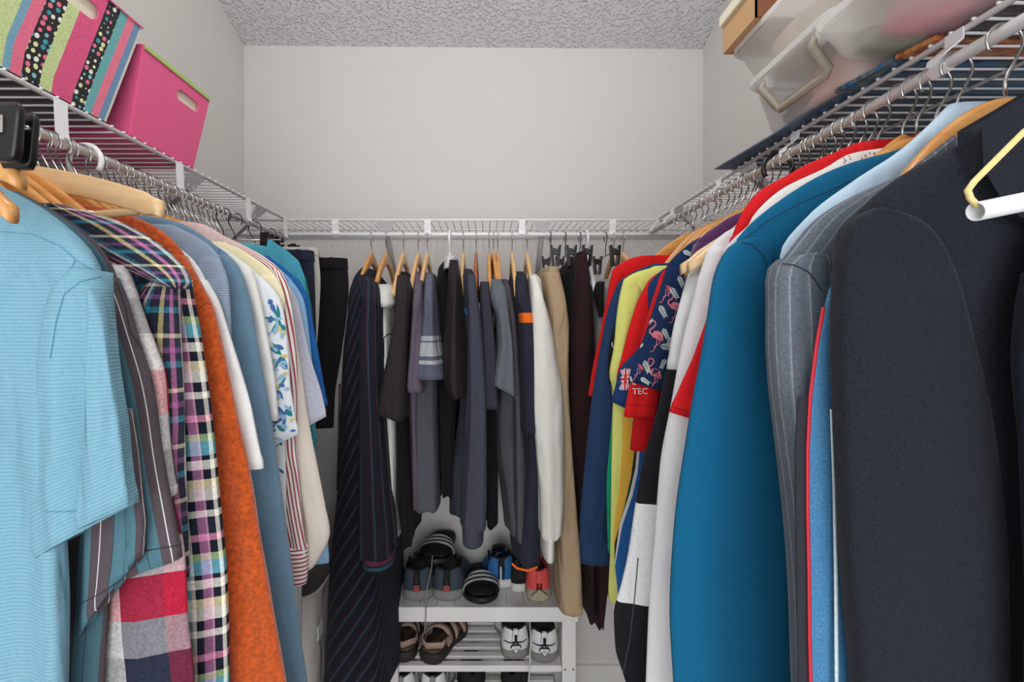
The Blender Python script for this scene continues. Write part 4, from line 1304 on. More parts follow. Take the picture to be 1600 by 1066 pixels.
side_garment('R', 1.075, 'cycling_jersey', 'lemon yellow jersey with gold, green and blue sweeping bands', 'shirt', m_yel,
    [(416, 1022), (419, 1016), (424, 998), (430, 985), (440, 973)],
    [(438, 974), (460, 968), (495, 963), (545, 958), (586, 952), (606, 956), (625, 957)], sw=(0.05, 0.06, 0.05), be=[(560, 970), (640, 957), (740, 955), (860, 954), (930, 951), (944, 954)], bbot=0.80, th=0.03, fold=0.002, short='yellow jersey',
    extra_mats=[m_gold, m_dgr, m_jw, m_jb], bprints=y_pr, creases=0.0003)
side_garment('R', 1.11, 't_shirt', 'emerald green garment showing as a thin strip left of the yellow jersey', 'shirt', fabric('emerald_jersey', (20, 150, 104), heather=0.04),
    [(430, 1010), (450, 990), (470, 975)], None, be=[(560, 965), (700, 952), (760, 948), (860, 950), (864, 951)], bbot=0.915, th=0.02, fold=0.001, short='emerald green garment', creases=0)
side_garment('R', 1.135, 't_shirt', 'black tee with a white letter beside the navy sweatshirt', 'shirt', fabric('black_jersey', (26, 26, 30), heather=0.05),
    [(430, 1000), (450, 985), (470, 975)],
    [(468, 975), (500, 963), (530, 953), (570, 949), (600, 951)], sw=(0.04, 0.05, 0.05), be=[(600, 985), (800, 985)], bbot=1.1, th=0.02, fold=0.0, short='black lettered tee', extra_mats=[m_white_print], prints=text_shapes('U', 955, 543, 12, 1), creases=0)
m_navs = fabric('navy_sweat_fleece', (38, 62, 98), heather=0.12, hs=300)
side_garment('R', 1.175, 'sweatshirt', 'navy sweatshirt with long sleeve and ribbed cuff on the right rod', 'sweatshirt', m_navs,
    [(412, 1022), (420, 1000), (430, 982), (444, 965)],
    [(442, 966), (460, 958), (482, 950), (540, 938), (600, 928), (680, 918), (760, 910), (820, 906), (850, 906)], sw=(0.05, 0.08, 0.085), be=[(600, 965), (840, 950)], bbot=0.96, th=0.04, fold=0.003, short='navy sweatshirt', cuff=(0.045, None, 0.001))
side_garment('R', 1.24, 'polo_shirt', 'bright red collared shirt last on the right rod', 'shirt', m_red2,
    [(400, 1000), (404, 985), (412, 970), (424, 956)],
    [(422, 957), (440, 952), (470, 947), (520, 937), (580, 925), (618, 919)], sw=(0.04, 0.06, 0.06), be=[(600, 960), (800, 960)], bbot=1.1, th=0.03, fold=0.002, short='bright red shirt at the far end')

# empty / extra hangers on the right rod
hanger('pale', 'R', 0.765, 'raw pale wood hanger with exposed shoulder, empty, beside the plum sweater', yaw=0.04)
hanger('pale', 'R', 0.728, 'pale wood hanger tip lying against the white tee')
hanger('plastic_black', 'R', 0.865, 'black plastic hanger with a thick hook on the right rod')
for k, y in enumerate((0.56, 0.665, 0.685, 0.745, 0.83, 0.91, 0.96, 1.05, 1.205, 1.27, 1.30)):
    hanger('slim2' if k % 2 else 'slim', 'R', y, 'amber wooden hanger packed among the shirts on the right rod', yaw=random.uniform(-.04, .04), group='hangers packed among the shirts on the right rod', drop=0.004)

# cream wire hanger with a white tube, close to the viewer on the right
d = 0.315
t = thing('wire_hanger', (RODR[0], d, RODR[1]), 'cream coated wire hanger with a white cardboard tube, close on the right', 'hanger')
mb = MB()
xc = RODR[0]
wl = [P(1527, 322, d), P(1516, 310, d), P(1512, 298, d), P(1522, 284, d), P(1600, 206, d), (xc-0.03, d, RODR[1]-0.075), (xc-0.006, d, RODR[1]-0.058)]
hk = [(xc-p[0], d, p[2]+RODR[1]) for p in hook_pts(0.05)]
tube(mb, wl, 0.0021, 10)
a0 = wl[-1]
tube(mb, [a0, (xc+0.006, d, RODR[1]-0.058), (xc+0.19, d, RODR[1]-0.13), (xc+0.2, d, RODR[1]-0.145), (xc+0.19, d, RODR[1]-0.155)], 0.0021, 10)
mb.build('wire_frame', M_CREAMP, t, t.location[:])
mb = MB(); tube(mb, hk, 0.0019, 10); mb.build('hook', M_CREAMP, t, t.location[:])
mb = MB(); tube(mb, [P(1524, 331, d), (xc+0.19, d, RODR[1]-0.155)], 0.0062, 20, caps=False)
mb.build('tube', M_WHTP, t, t.location[:], solid=0.001)
# ================================================================== BACK ROD
YN, YB = 1.31, 1.76
def body_lv(rows, y0=1.34, top=None):
    """rows (py,x0,x1) from the neck down; neck narrow in depth, widening to the shoulder"""
    out = []
    for k, r in enumerate(rows):
        if k == 0: out.append((r[0], r[1], r[2], 1.475, 1.62))
        elif k == 1: out.append((r[0], r[1], r[2], 1.40, 1.69))
        else: out.append((r[0], r[1], r[2], y0, YB))
    return out
def sleeve_lv(rows, y0=1.29, y1=1.40):
    out = []
    for k, r in enumerate(rows):
        if k == 0: out.append((r[0], r[1], r[2], y0+0.05, y1))
        else: out.append((r[0], r[1], r[2], y0, y1+0.02*min(k, 2)))
    return out
m_robe = stripes('teal_maroon_robe_stripe', 0.034, [(0, (34, 30, 40)), (0.30, (84, 40, 64)), (0.37, (34, 30, 40)), (0.44, (34, 88, 100)), (0.54, (40, 34, 46)), (0.62, (34, 30, 40))], 'u', skew=0.0, heather=0.08, wrinkle=0.5)
m_robe2 = stripes('teal_maroon_robe_bias', 0.036, [(0, (28, 25, 34)), (0.30, (70, 34, 56)), (0.37, (28, 25, 34)), (0.44, (28, 74, 92)), (0.54, (34, 30, 40)), (0.62, (28, 25, 34))], 'u', skew=-0.6, heather=0.08, wrinkle=0.5)
m_robec = stripes('teal_maroon_cuff', 0.05, [(0, (34, 30, 40)), (0.2, (34, 88, 100)), (0.4, (34, 30, 40)), (0.5, (100, 46, 72)), (0.8, (34, 30, 40))], 'v', heather=0.08)
def robe_extra(t, org):
    mb = MB(); tube(mb, [P(531, 600, 1.36), P(529, 700, 1.36), P(527, 765, 1.36), P(533, 775, 1.36), P(536, 740, 1.36)], 0.003, 6)
    mb.build('belt_loop', M_BLKP, t, org)
    mb = MB()
    slab(mb, [(PZ(433, 1.40), PX(560, 1.40), PX(580, 1.40), 1.37, 1.48), (PZ(448, 1.35), PX(558, 1.35), PX(586, 1.35), 1.33, 1.46), (PZ(470, 1.33), PX(562, 1.33), PX(590, 1.33), 1.31, 1.42), (PZ(500, 1.31), PX(572, 1.31), PX(590, 1.31), 1.30, 1.38)], n=2.2, thin='x', start=PI/2, step=.008)
    mb.build('collar', m_robe, t, org)
back_garment(581, 'robe', 'long dark robe striped in teal and maroon, leftmost on the back rod', 'robe', m_robe2,
    body_lv([(418, 566, 580), (433, 556, 586), (470, 550, 588), (556, 541, 590), (618, 538, 592), (700, 534, 596), (780, 530, 600), (900, 517, 606), (1000, 511, 608), (1120, 505, 610)], 1.33),
    sleeve_lv([(440, 566, 588), (470, 566, 590), (520, 562, 591), (618, 562, 593), (700, 562, 598), (780, 562, 604), (850, 562, 611), (878, 563, 612)], 1.27, 1.36), sleeve_mat=m_robe,
    short='striped robe', cuff=(0.035, m_robec, 0.001), extra=robe_extra, fold=0.005)
back_garment(604, 'polo_shirt', 'white polo shirt with black-tipped collar beside the striped robe', 'shirt', fabric('ivory_pique', (222, 220, 214), heather=0.03),
    body_lv([(448, 592, 606), (462, 588, 616), (500, 592, 618), (560, 594, 618), (640, 596, 628), (700, 601, 628), (780, 608, 627), (864, 611, 621)], 1.36), None,
    short='white polo on the back rod', collar=(None, [(444, 590, 612, 1.40, 1.5), (452, 586, 616, 1.35, 1.48), (474, 588, 616, 1.33, 1.42), (480, 594, 610, 1.335, 1.40)]),
    extra_mats=[M_BLKP], bprints=strip([(600, 528), (606, 522), (612, 522)], 1.6, 1, step=3)+strip([(600, 528), (600, 560)], 1.2, 1, step=4))
m_tex = fabric('espresso_textured_knit', (48, 42, 46), heather=0.5, hs=330, weave=330, ws=1.0)
back_garment(631, 'short_sleeved_shirt', 'espresso textured knit shirt with short sleeve beside the white polo', 'shirt', fabric('black_mesh_knit', (24, 23, 26), heather=0.4, hs=330),
    body_lv([(424, 620, 636), (440, 616, 641), (500, 622, 640), (600, 620, 640), (680, 624, 642), (780, 622, 646), (858, 630, 648)], 1.36),
    sleeve_lv([(430, 620, 637), (460, 618, 641), (504, 615, 638), (560, 605, 636), (618, 594, 634), (655, 588, 632)], 1.27, 1.37), sleeve_mat=m_tex, tilt=-0.012, short='espresso textured shirt', hang='wood')
m_mauve = fabric('mauve_grey_jersey', (98, 88, 102), heather=0.06)
back_garment(654, 't_shirt', 'mauve grey crumpled tee on the back rod', 'shirt', m_mauve,
    body_lv([(424, 650, 664), (440, 641, 664), (500, 646, 662), (600, 642, 664), (700, 646, 664), (800, 650, 662)], 1.36),
    sleeve_lv([(438, 648, 660), (480, 645, 661), (540, 641, 660), (606, 635, 658), (614, 636, 660)], 1.28, 1.37), short='mauve tee', hang='wood', fold=0.005)
m_slt = fabric('slate_violet_jersey', (92, 94, 112), heather=0.06)
m_band = fabric('heather_band', (166, 168, 174), heather=0.45, hs=300)
def tee_bands(t, org): pass
m_slt = blocks('slate_banded_jersey', [(0, (92, 94, 112)), (0.186, (172, 174, 180)), (0.200, (92, 94, 112)), (0.206, (172, 174, 180)), (0.246, (92, 94, 112)), (0.256, (172, 174, 180)), (0.268, (92, 94, 112))], 0.6, heather=0.18)
back_garment(668, 't_shirt', 'slate violet tee with pale heather bands on its sleeve', 'shirt', fabric('washed_grey_jersey', (84, 84, 92), heather=0.1),
    body_lv([(426, 664, 678), (440, 664, 682), (500, 664, 686), (580, 650, 688), (640, 646, 688), (720, 648, 689), (794, 650, 691), (802, 652, 689)], 1.36),
    sleeve_lv([(428, 665, 677), (466, 663, 680), (500, 663, 682), (540, 659, 686), (580, 654, 692), (594, 652, 695)], 1.27, 1.37), sleeve_mat=m_slt, short='banded slate tee', hang='wood', fold=0.004)
m_bb = fabric('black_brown_satin', (34, 28, 28), heather=0.05, rough=0.6)
def white_hanger_pad(t, org):
    mb = MB()
    slab(mb, [(PZ(400, 1.40), PX(699, 1.40), PX(709, 1.40), 1.36, 1.5), (PZ(404, 1.38), PX(694, 1.38), PX(716, 1.38), 1.34, 1.5), (PZ(412, 1.36), PX(692, 1.36), PX(713, 1.36), 1.33, 1.48), (PZ(420, 1.35), PX(692, 1.35), PX(706, 1.35), 1.33, 1.45)], n=2.2, thin='x', step=.006)
    mb.build('collar', stripes('white_black_rib', 0.006, [(0, (230, 230, 230)), (0.7, (60, 60, 60))], 'v'), t, org)
back_garment(703, 'long_sleeved_shirt', 'black-brown satin shirt with a ribbed white collar edge', 'shirt', fabric('black_crinkle', (20, 20, 22), heather=0.1),
    body_lv([(408, 692, 708), (420, 684, 716), (460, 682, 718), (560, 686, 718), (620, 688, 716), (700, 689, 713), (778, 691, 712)], 1.36),
    sleeve_lv([(406, 702, 715), (440, 700, 720), (500, 698, 723), (560, 694, 728), (598, 694, 729), (624, 704, 726)], 1.27, 1.38), sleeve_mat=m_bb, short='black-brown shirt', hang='plastic_white', extra=white_hanger_pad)
m_sn = fabric('slate_navy_fleece', (66, 68, 82), heather=0.08)
m_blup = plain('print_bright_blue', (40, 100, 150), .8)
back_garment(724, 'zip_sweatshirt', 'slate navy sweatshirt with small bright blue marks and long ribbed cuff', 'sweatshirt', fabric('slate_black_fleece', (52, 54, 64), heather=0.1),
    body_lv([(420, 724, 738), (432, 720, 744), (480, 720, 744), (560, 722, 746), (620, 722, 740), (700, 714, 740), (760, 704, 740), (808, 704, 738)], 1.36),
    sleeve_lv([(428, 730, 742), (460, 730, 746), (504, 730, 752), (560, 730, 755), (618, 729, 757), (700, 726, 759), (780, 722, 759), (832, 720, 757)], 1.27, 1.36), sleeve_mat=m_sn, short='slate navy sweatshirt', hang='wood', cuff=(0.05, None, -0.001),
    extra_mats=[m_blup], prints=[], bprints=strip([(726, 482), (730, 492)], 4, 1, step=3)+strip([(731, 495), (735, 500)], 4, 1, step=3))
back_garment(744, 't_shirt', 'charcoal violet tee right of the slate navy sweatshirt', 'shirt', fabric('black_jersey_long', (26, 26, 30), heather=0.1),
    body_lv([(440, 750, 764), (455, 748, 770), (520, 754, 772), (600, 756, 774), (700, 757, 775), (828, 758, 776)], 1.38),
    sleeve_lv([(440, 750, 764), (470, 750, 768), (520, 752, 773), (580, 753, 776), (640, 754, 778)], 1.30, 1.39), sleeve_mat=fabric('charcoal_violet_jersey', (56, 54, 66), heather=0.06), short='charcoal violet tee', hang='wood3')
m_hg = fabric('heather_charcoal', (98, 104, 112), heather=0.4, hs=420)
back_garment(764, 't_shirt', 'heather grey tee with ragged sleeve hem on the back rod', 'shirt', fabric('graphite_jersey', (78, 78, 84), heather=0.12),
    body_lv([(434, 766, 780), (446, 766, 788), (500, 774, 800), (600, 774, 806), (680, 772, 806), (780, 784, 806), (838, 790, 810)], 1.38),
    sleeve_lv([(436, 768, 784), (462, 766, 794), (500, 776, 798), (540, 777, 802), (580, 772, 804), (612, 768, 806)], 1.28, 1.38), sleeve_mat=m_hg, tilt=-0.02, short='heather grey tee', hang='wood2')
back_garment(778, 'long_sleeved_shirt', 'brown grey long shirt between the heather tee and the orange-banded jacket', 'shirt', fabric('brown_grey_jersey', (84, 80, 86), heather=0.06),
    body_lv([(436, 782, 793), (448, 784, 798), (500, 792, 806), (600, 798, 814), (700, 800, 820), (780, 800, 821), (850, 802, 821)], 1.34), None, short='brown grey shirt', hang='wood2', fold=0.002)
m_nj = fabric('ink_navy_softshell', (42, 44, 58), heather=0.05)
m_orr = plain('bright_orange_trim', (238, 112, 34), 0.8)
def or_hem(t, org):
    mb = MB()
    tube(mb, [P(800, 881, 1.325), P(808, 888, 1.325), P(825, 892, 1.325), P(840, 886, 1.325)], 0.005, 8, flat=0.6)
    mb.build('hem', m_orr, t, org)
back_garment(800, 'zip_jacket', 'ink navy jacket with an orange armband and orange hem', 'jacket', m_nj,
    body_lv([(424, 800, 818), (434, 796, 824), (480, 800, 826), (560, 806, 826), (640, 812, 832), (720, 814, 838), (800, 806, 842), (860, 798, 843), (886, 800, 842)], 1.33),
    sleeve_lv([(430, 806, 820), (462, 806, 826), (500, 813, 833), (560, 815, 834), (618, 817, 834), (680, 818, 836)], 1.27, 1.35), sleeve_mat=blocks('navy_orange_armband', [(0, (42, 44, 58)), (0.118, (238, 112, 34)), (0.146, (42, 44, 58))], 0.6, heather=0.05), short='orange-banded jacket', extra=or_hem, hang='wood')
m_ws = fabric('white_chunky_knit', (226, 224, 216), heather=0.05, weave=260, ws=0.9)
back_garment(823, 'sweater', 'white knit sweater with a long sleeve and loose cuff', 'sweater', m_ws,
    body_lv([(428, 828, 838), (438, 824, 846), (480, 826, 850), (560, 830, 862), (640, 840, 876), (740, 846, 878), (820, 846, 874)], 1.37),
    sleeve_lv([(430, 828, 838), (462, 829, 849), (504, 829, 861), (560, 828, 870), (618, 828, 878), (700, 836, 880), (780, 842, 879), (840, 844, 876), (848, 846, 870)], 1.27, 1.37), short='white knit sweater', hang='wood', cuff=(0.06, None, -0.004), fold=0.004)
m_kh = fabric('khaki_twill', (176, 152, 122), heather=0.05, wrinkle=0.8)
def pants_back(rodpx, label, mat, legs, waist, short, yf=1.34, name='trousers', hang=True, wm=None):
    rx = PX(rodpx, 1.545)
    org = (rx, 1.545, PZ(legs[0][-1][0], yf))
    t = thing(name, org, label, 'trousers')
    for k, lg in enumerate(legs):
        mb = MB(); L = back_levels([(r[0], r[1], r[2], yf+0.03*k, yf+0.22) for r in lg])
        slab(mb, L, n=4, fold=0.004, kf=1.3, ph=k*1.7+rodpx, thin='x', start=PI/2, creases=0.001, wob=.004)
        mb.build('leg', mat, t, org)
    mb = MB(); L = back_levels([(waist[0], waist[2], waist[3], yf+.04, yf+.34), (waist[1], waist[2]-1, waist[3]+1, yf+.02, yf+.36)])
    slab(mb, L, n=3, thin='x', step=.006, hollow=.01); mb.build('waistband', wm or mat, t, org)
    if hang: hanger('clip', 'B', rx, 'black-clipped trouser hanger holding the %s' % short)
    return t
pants_back(860, 'khaki trousers with frayed side seam hanging from black clips', m_kh,
    [[(425, 846, 874), (470, 853, 884), (520, 857, 889), (600, 860, 888), (700, 866, 892), (800, 868, 899), (900, 868, 906), (964, 872, 908)]], (416, 430, 846, 874), 'khaki trousers', yf=1.33)
pants_back(883, 'narrow black trousers between the khaki and brown pairs', m_blk,
    [[(420, 882, 896), (500, 886, 897), (600, 888, 899), (700, 894, 904), (830, 902, 911)]], (410, 424, 882, 897), 'narrow black trousers', yf=1.40)
m_brn = fabric('dark_brown_knit', (46, 26, 28), heather=0.1)
pants_back(906, 'dark brown knit trousers, longest pair on the back rod', m_brn,
    [[(398, 898, 915), (430, 895, 920), (500, 891, 924), (620, 890, 924), (760, 896, 928), (860, 908, 926), (976, 914, 925)],
     [(400, 902, 916), (480, 906, 925), (620, 908, 930), (760, 915, 942), (880, 924, 950), (940, 926, 944), (984, 928, 938)]], (392, 406, 898, 914), 'dark brown trousers', yf=1.36)
m_g2 = fabric('dove_grey_jersey', (150, 152, 150), heather=0.08)
back_garment(946, 'sweatshirt', 'dove grey and black top squeezed into the right corner of the back rod', 'shirt', m_g2,
    body_lv([(436, 938, 948), (448, 930, 950), (500, 924, 946), (600, 924, 944), (760, 930, 948), (940, 944, 952)], 1.40), None, hang='clip', short='dove grey top',
    extra=lambda t, org: (lambda mb: (slab(mb, back_levels([(440, 934, 946, 1.36, 1.42), (458, 930, 944, 1.355, 1.42), (480, 936, 944, 1.36, 1.42), (495, 939, 944, 1.36, 1.41)]), n=2.3, thin='x', step=.008), mb.build('hood', m_blk, t, org)))(MB()))
hanger('plastic_white', 'B', PX(916, 1.545), 'white plastic hanger beside the dark brown trousers')
hanger('wood', 'B', PX(958, 1.545), 'pale wooden hanger end near the right corner of the back rod, left of two')
hanger('wood', 'B', PX(973, 1.545), 'pale wooden hanger end near the right corner of the back rod, right of two')
hanger('wood2', 'B', PX(771, 1.545), 'amber wooden hanger crowding the heather grey tee', yaw=0.06)

# ================================================================== BOXES ON THE LEFT SHELF
def bin_box(name, label, mats, xb, xt, zb, zt, yb, yt, depth_b, depth_t, hole, rim):
    """open storage box; front face (towards the room) at x=xb..xt; y ranges at bottom and top"""
    t = thing(name, ((xb-depth_b/2), sum(yb)/2, zb), label, 'storage box')
    org = t.location[:]
    # body walls with real thickness, a handle slot cut in the front face
    mb = MB()
    def fp(u, v, off=0.0):
        y = (yb[0]+(yb[1]-yb[0])*u)*(1-v)+(yt[0]+(yt[1]-yt[0])*u)*v
        return (xb+(xt-xb)*v+off, y, zb+(zt-zb)*v)
    hu0, hu1, hv0, hv1 = hole
    W = (yt[1]-yt[0]); H = zt-zb
    us = [0, hu0]; 
    n = 8
    # slot outline as capsule
    r = (hv1-hv0)/2*H
    cap = []
    for k in range(n+1):
        a = -PI/2+PI*k/n
        cap.append((hu1-r/W+math.cos(a)*r/W, (hv0+hv1)/2+math.sin(a)*r/H))
    for k in range(n+1):
        a = PI/2+PI*k/n
        cap.append((hu0+r/W+math.cos(a)*r/W, (hv0+hv1)/2+math.sin(a)*r/H))
    m = len(cap)
    # outer border points matched to slot points
    outer = []
    cu, cv = (hu0+hu1)/2, (hv0+hv1)/2
    for (u, v) in cap:
        du, dv = u-cu, v-cv
        s = 1e9
        if du > 1e-9: s = min(s, (1-cu)/du)
        if du < -1e-9: s = min(s, cu/-du)
        if dv > 1e-9: s = min(s, (1-cv)/dv)
        if dv < -1e-9: s = min(s, cv/-dv)
        outer.append((cu+du*s, cv+dv*s))
    def per(p):
        u, v = p
        if abs(v) < 1e-6: return u
        if abs(u-1) < 1e-6: return 1+v
        if abs(v-1) < 1e-6: return 2+(1-u)
        return 3+(1-v)
    CR = {1: (1, 0), 2: (1, 1), 3: (0, 1), 4: (0, 0)}
    vs = [fp(*p) for p in cap]+[fp(*p) for p in outer]
    uvs = [(p[0]*W, p[1]*H) for p in cap]+[(p[0]*W, p[1]*H) for p in outer]
    fs = []; fuv = []
    for i in range(m):
        j = (i+1) % m
        a, b = per(outer[i]), per(outer[j])
        if b < a-1e-6: b += 4
        mids = []
        for k in range(1, 9):
            if a+1e-6 < k < b-1e-6:
                c = CR[(k-1) % 4+1]
                vs.append(fp(*c)); uvs.append((c[0]*W, c[1]*H)); mids.append(len(vs)-1)
        f = [i, m+i]+mids+[m+j, j]
        fs.append(tuple(f)); fuv.append([uvs[q] for q in f])
    mb.add(vs, fs, fuv, 0, False)
    def bp(u, v):
        p = fp(u, v); dd = depth_b*(1-v)+depth_t*v
        return (p[0]-dd, p[1], p[2])
    quads = [([fp(0, 0), bp(0, 0), bp(0, 1), fp(0, 1)], 1), ([fp(1, 0), fp(1, 1), bp(1, 1), bp(1, 0)], 1), ([bp(0, 0), bp(1, 0), bp(1, 1), bp(0, 1)], 1), ([fp(0, 0), fp(1, 0), bp(1, 0), bp(0, 0)], 1)]
    for q, mi in quads:
        mb.add(q, [(0, 1, 2, 3)], [[(0, 0), (depth_b, 0), (depth_b, H), (0, H)]], mi, False)
    mb.build('shell', mats, t, org, solid=0.003)
    # liner seen through the slot
    mb = MB()
    o = -0.006
    mb.add([fp(hu0-.06, hv0-.06, o), fp(hu1+.06, hv0-.06, o), fp(hu1+.06, min(.98, hv1+.05), o), fp(hu0-.06, min(.98, hv1+.05), o)], [(0, 1, 2, 3)], None, 0, False)
    mb.build('handle_liner', rim[1], t, org, solid=0.001)
    # top edge band
    mb = MB()
    a = [fp(0, 1), fp(1, 1), bp(1, 1), bp(0, 1)]
    v0 = 1-rim[2]
    lo = [fp(0, v0, 0.0035), fp(1, v0, 0.0035)]; hi = [fp(0, 1, 0.0035), fp(1, 1, 0.0035)]
    mb.add([lo[0], lo[1], hi[1], hi[0]], [(0, 1, 2, 3)], None, 0, False)
    mb.build('rim', rim[0], t, org, solid=0.002)
    return t

def magenta_mat():
    m, nt, b = newmat('magenta_woven_dots')
    tc, vec, u, v = uvnodes(nt)
    s1 = math_n(nt, 'SINE', math_n(nt, 'MULTIPLY', u, 2*PI/0.0042)); s2 = math_n(nt, 'SINE', math_n(nt, 'MULTIPLY', v, 2*PI/0.0036))
    p = math_n(nt, 'MULTIPLY', s1, s2)
    c = ramp(nt, math_n(nt, 'ADD', math_n(nt, 'MULTIPLY', p, 0.5), 0.5), [(0.0, (216, 66, 124)), (0.5, (236, 98, 148)), (1.0, (240, 112, 160))], 'LINEAR')
    link(nt, c, b.inputs['Base Color']); b.inputs['Roughness'].default_value = 0.6
    return m
M_MAG = magenta_mat()
M_MAGD = plain('magenta_side_paper', (186, 34, 100), 0.6)
M_CRB = plain('cream_card', (236, 230, 206), 0.6)
M_LIME = plain('lime_band', (176, 206, 120), 0.6)
pb = bin_box('storage_box', 'magenta dotted storage box with lime rim and cream handle slot, right of the striped box', [M_MAG, M_MAG],
    -0.688, -0.662, SH+0.0055, CZ+0.540, (0.860, 1.045), (0.862, 1.066), 0.29, 0.31, (0.50, 0.86, 0.70, 0.83), (M_LIME, M_CRB, 0.045))
# scalloped paper edge below the rim
mb = MB()
for k in range(17):
    u = (k+0.5)/17
    y = 0.862+(1.066-0.862)*u
    pts = []
    for a in range(7):
        an = PI+PI*a/6
        pts.append((-0.6625+0.0002*a*0, y+0.006*math.cos(an), CZ+0.533+0.0062*math.sin(an)))
    mb.add(pts, [tuple(range(7))], None, 0, False)
mb.build('scalloped_trim', plain('pale_pink_scallop', (236, 120, 160), .6), pb, pb.location[:], solid=0.0006)

# striped patterned box: paper strips drawn as bands in the face material, with printed dots
def patchwork_mat():
    m, nt, b = newmat('patchwork_paper')
    tc, vec, u, v = uvnodes(nt)
    W = 0.408
    stops = [(0.0, (226, 96, 140)), (0.40, (206, 226, 160)), (0.527, (120, 176, 200)), (0.552, (240, 120, 150)), (0.595, (34, 32, 36)), (0.668, (206, 226, 160)), (0.720, (232, 92, 140)), (0.815, (34, 32, 36)), (0.877, (106, 184, 186)), (0.917, (244, 130, 156)), (0.957, (110, 156, 192)), (0.985, (224, 220, 210))]
    fr = math_n(nt, 'DIVIDE', u, W)
    base = ramp(nt, fr, stops)
    # polka dots on the black bands
    mask = ramp(nt, fr, [(0.0, (0, 0, 0)), (0.595, (255, 255, 255)), (0.668, (0, 0, 0)), (0.815, (255, 255, 255)), (0.877, (0, 0, 0))])
    vo = nt.nodes.new('ShaderNodeTexVoronoi'); vo.inputs['Scale'].default_value = 92; vo.inputs['Randomness'].default_value = 0.35
    link(nt, vec, vo.inputs['Vector'])
    dot = math_n(nt, 'LESS_THAN', vo.outputs['Distance'], 0.36)
    sep = nt.nodes.new('ShaderNodeSeparateColor'); link(nt, vo.outputs['Color'], sep.inputs[0])
    dcol = ramp(nt, sep.outputs[0], [(0.0, (240, 240, 236)), (0.25, (240, 120, 150)), (0.45, (130, 196, 210)), (0.65, (226, 236, 170)), (0.85, (60, 160, 180))])
    mm = nt.nodes.new('ShaderNodeMath'); mm.operation = 'MULTIPLY'; link(nt, dot, mm.inputs[0])
    sm = nt.nodes.new('ShaderNodeSeparateColor'); link(nt, mask, sm.inputs[0]); link(nt, sm.outputs[0], mm.inputs[1])
    mx = nt.nodes.new('ShaderNodeMix'); mx.data_type = 'RGBA'; link(nt, mm.outputs[0], mx.inputs[0]); link(nt, base, mx.inputs[6]); link(nt, dcol, mx.inputs[7])
    # small blossom print on the coloured bands
    v2 = nt.nodes.new('ShaderNodeTexVoronoi'); v2.inputs['Scale'].default_value = 210; v2.feature = 'DISTANCE_TO_EDGE'; link(nt, vec, v2.inputs['Vector'])
    ring = math_n(nt, 'LESS_THAN', v2.outputs['Distance'], 0.09)
    f1 = math_n(nt, 'MULTIPLY', ring, 0.2)
    inv = math_n(nt, 'SUBTRACT', 1.0, sm.outputs[0])
    f1 = math_n(nt, 'MULTIPLY', f1, inv)
    mx2 = nt.nodes.new('ShaderNodeMix'); mx2.data_type = 'RGBA'; link(nt, f1, mx2.inputs[0]); link(nt, mx.outputs[2], mx2.inputs[6]); mx2.inputs[7].default_value = srgb(120, 50, 90)
    link(nt, mx2.outputs[2], b.inputs['Base Color']); b.inputs['Roughness'].default_value = 0.55
    return m
M_PATCH = patchwork_mat()
bin_box('storage_box', 'patchwork paper storage box with polka-dot and flowered bands, at the left end of the shelf', [M_PATCH, M_BLKP],
    -0.688, -0.655, SH+0.0055, CZ+0.562, (0.44, 0.806), (0.44, 0.848), 0.29, 0.31, (0.48, 0.80, 0.74, 0.88), (M_PATCH, M_CRB, 0.01))

# ================================================================== BINS ON THE RIGHT SHELF
def clear_mat(name, tint=(236, 236, 232), alpha=0.42, rough=0.25):
    m, nt, b = newmat(name)
    out = nt.nodes['Material Output']
    b.inputs['Base Color'].default_value = srgb(*tint)
    b.inputs['Roughness'].default_value = rough
    tr = nt.nodes.new('ShaderNodeBsdfTransparent')
    tl = nt.nodes.new('ShaderNodeBsdfTranslucent'); tl.inputs['Color'].default_value = srgb(*tint)
    a = nt.nodes.new('ShaderNodeMixShader'); a.inputs[0].default_value = 0.5
    link(nt, b.outputs[0], a.inputs[1]); link(nt, tl.outputs[0], a.inputs[2])
    c = nt.nodes.new('ShaderNodeMixShader'); c.inputs[0].default_value = alpha
    link(nt, tr.outputs[0], c.inputs[1]); link(nt, a.outputs[0], c.inputs[2])
    link(nt, c.outputs[0], out.inputs['Surface'])
    return m
M_CLEAR = clear_mat('milky_clear_plastic', (252, 252, 250), alpha=0.36)
M_CLEAR2 = clear_mat('milky_plastic_rim', (246, 246, 244), 0.6)
M_TAN = plain('taupe_handle', (158, 148, 132), 0.45)
M_PINKC = fabric('pink_folded_cloth', (240, 176, 172), heather=0.15, hs=30)
M_PALEC = fabric('cream_folded_cloth', (240, 222, 208), heather=0.12, hs=30)
M_MIXC = fabric('rose_crumpled_cloth', (206, 100, 122), heather=0.5, hs=22)
M_GREENC = fabric('green_crumpled_cloth', (130, 156, 130), heather=0.2, hs=22)
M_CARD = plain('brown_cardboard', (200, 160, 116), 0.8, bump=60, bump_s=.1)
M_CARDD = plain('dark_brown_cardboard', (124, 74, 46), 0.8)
M_NAVP = plain('blue_folder', (60, 84, 110), 0.5)

def crumple(name, mat, parent, org, x0, x1, y0, y1, z0, z1, seed):
    mb = MB()
    r = random.Random(seed)
    L = []
    n = 6
    for k in range(n):
        f = k/(n-1)
        e = 0.004*math.sin(k*2.1+seed)
        L.append((z1-(z1-z0)*f, x0+e+0.004*(1-f), x1, y0+e, y1-e))
    slab(mb, L, n=4, fold=0.004, kf=3, ph=seed, creases=0.004, hollow=0, step=0.01)
    mb.build(name, mat, parent, org)

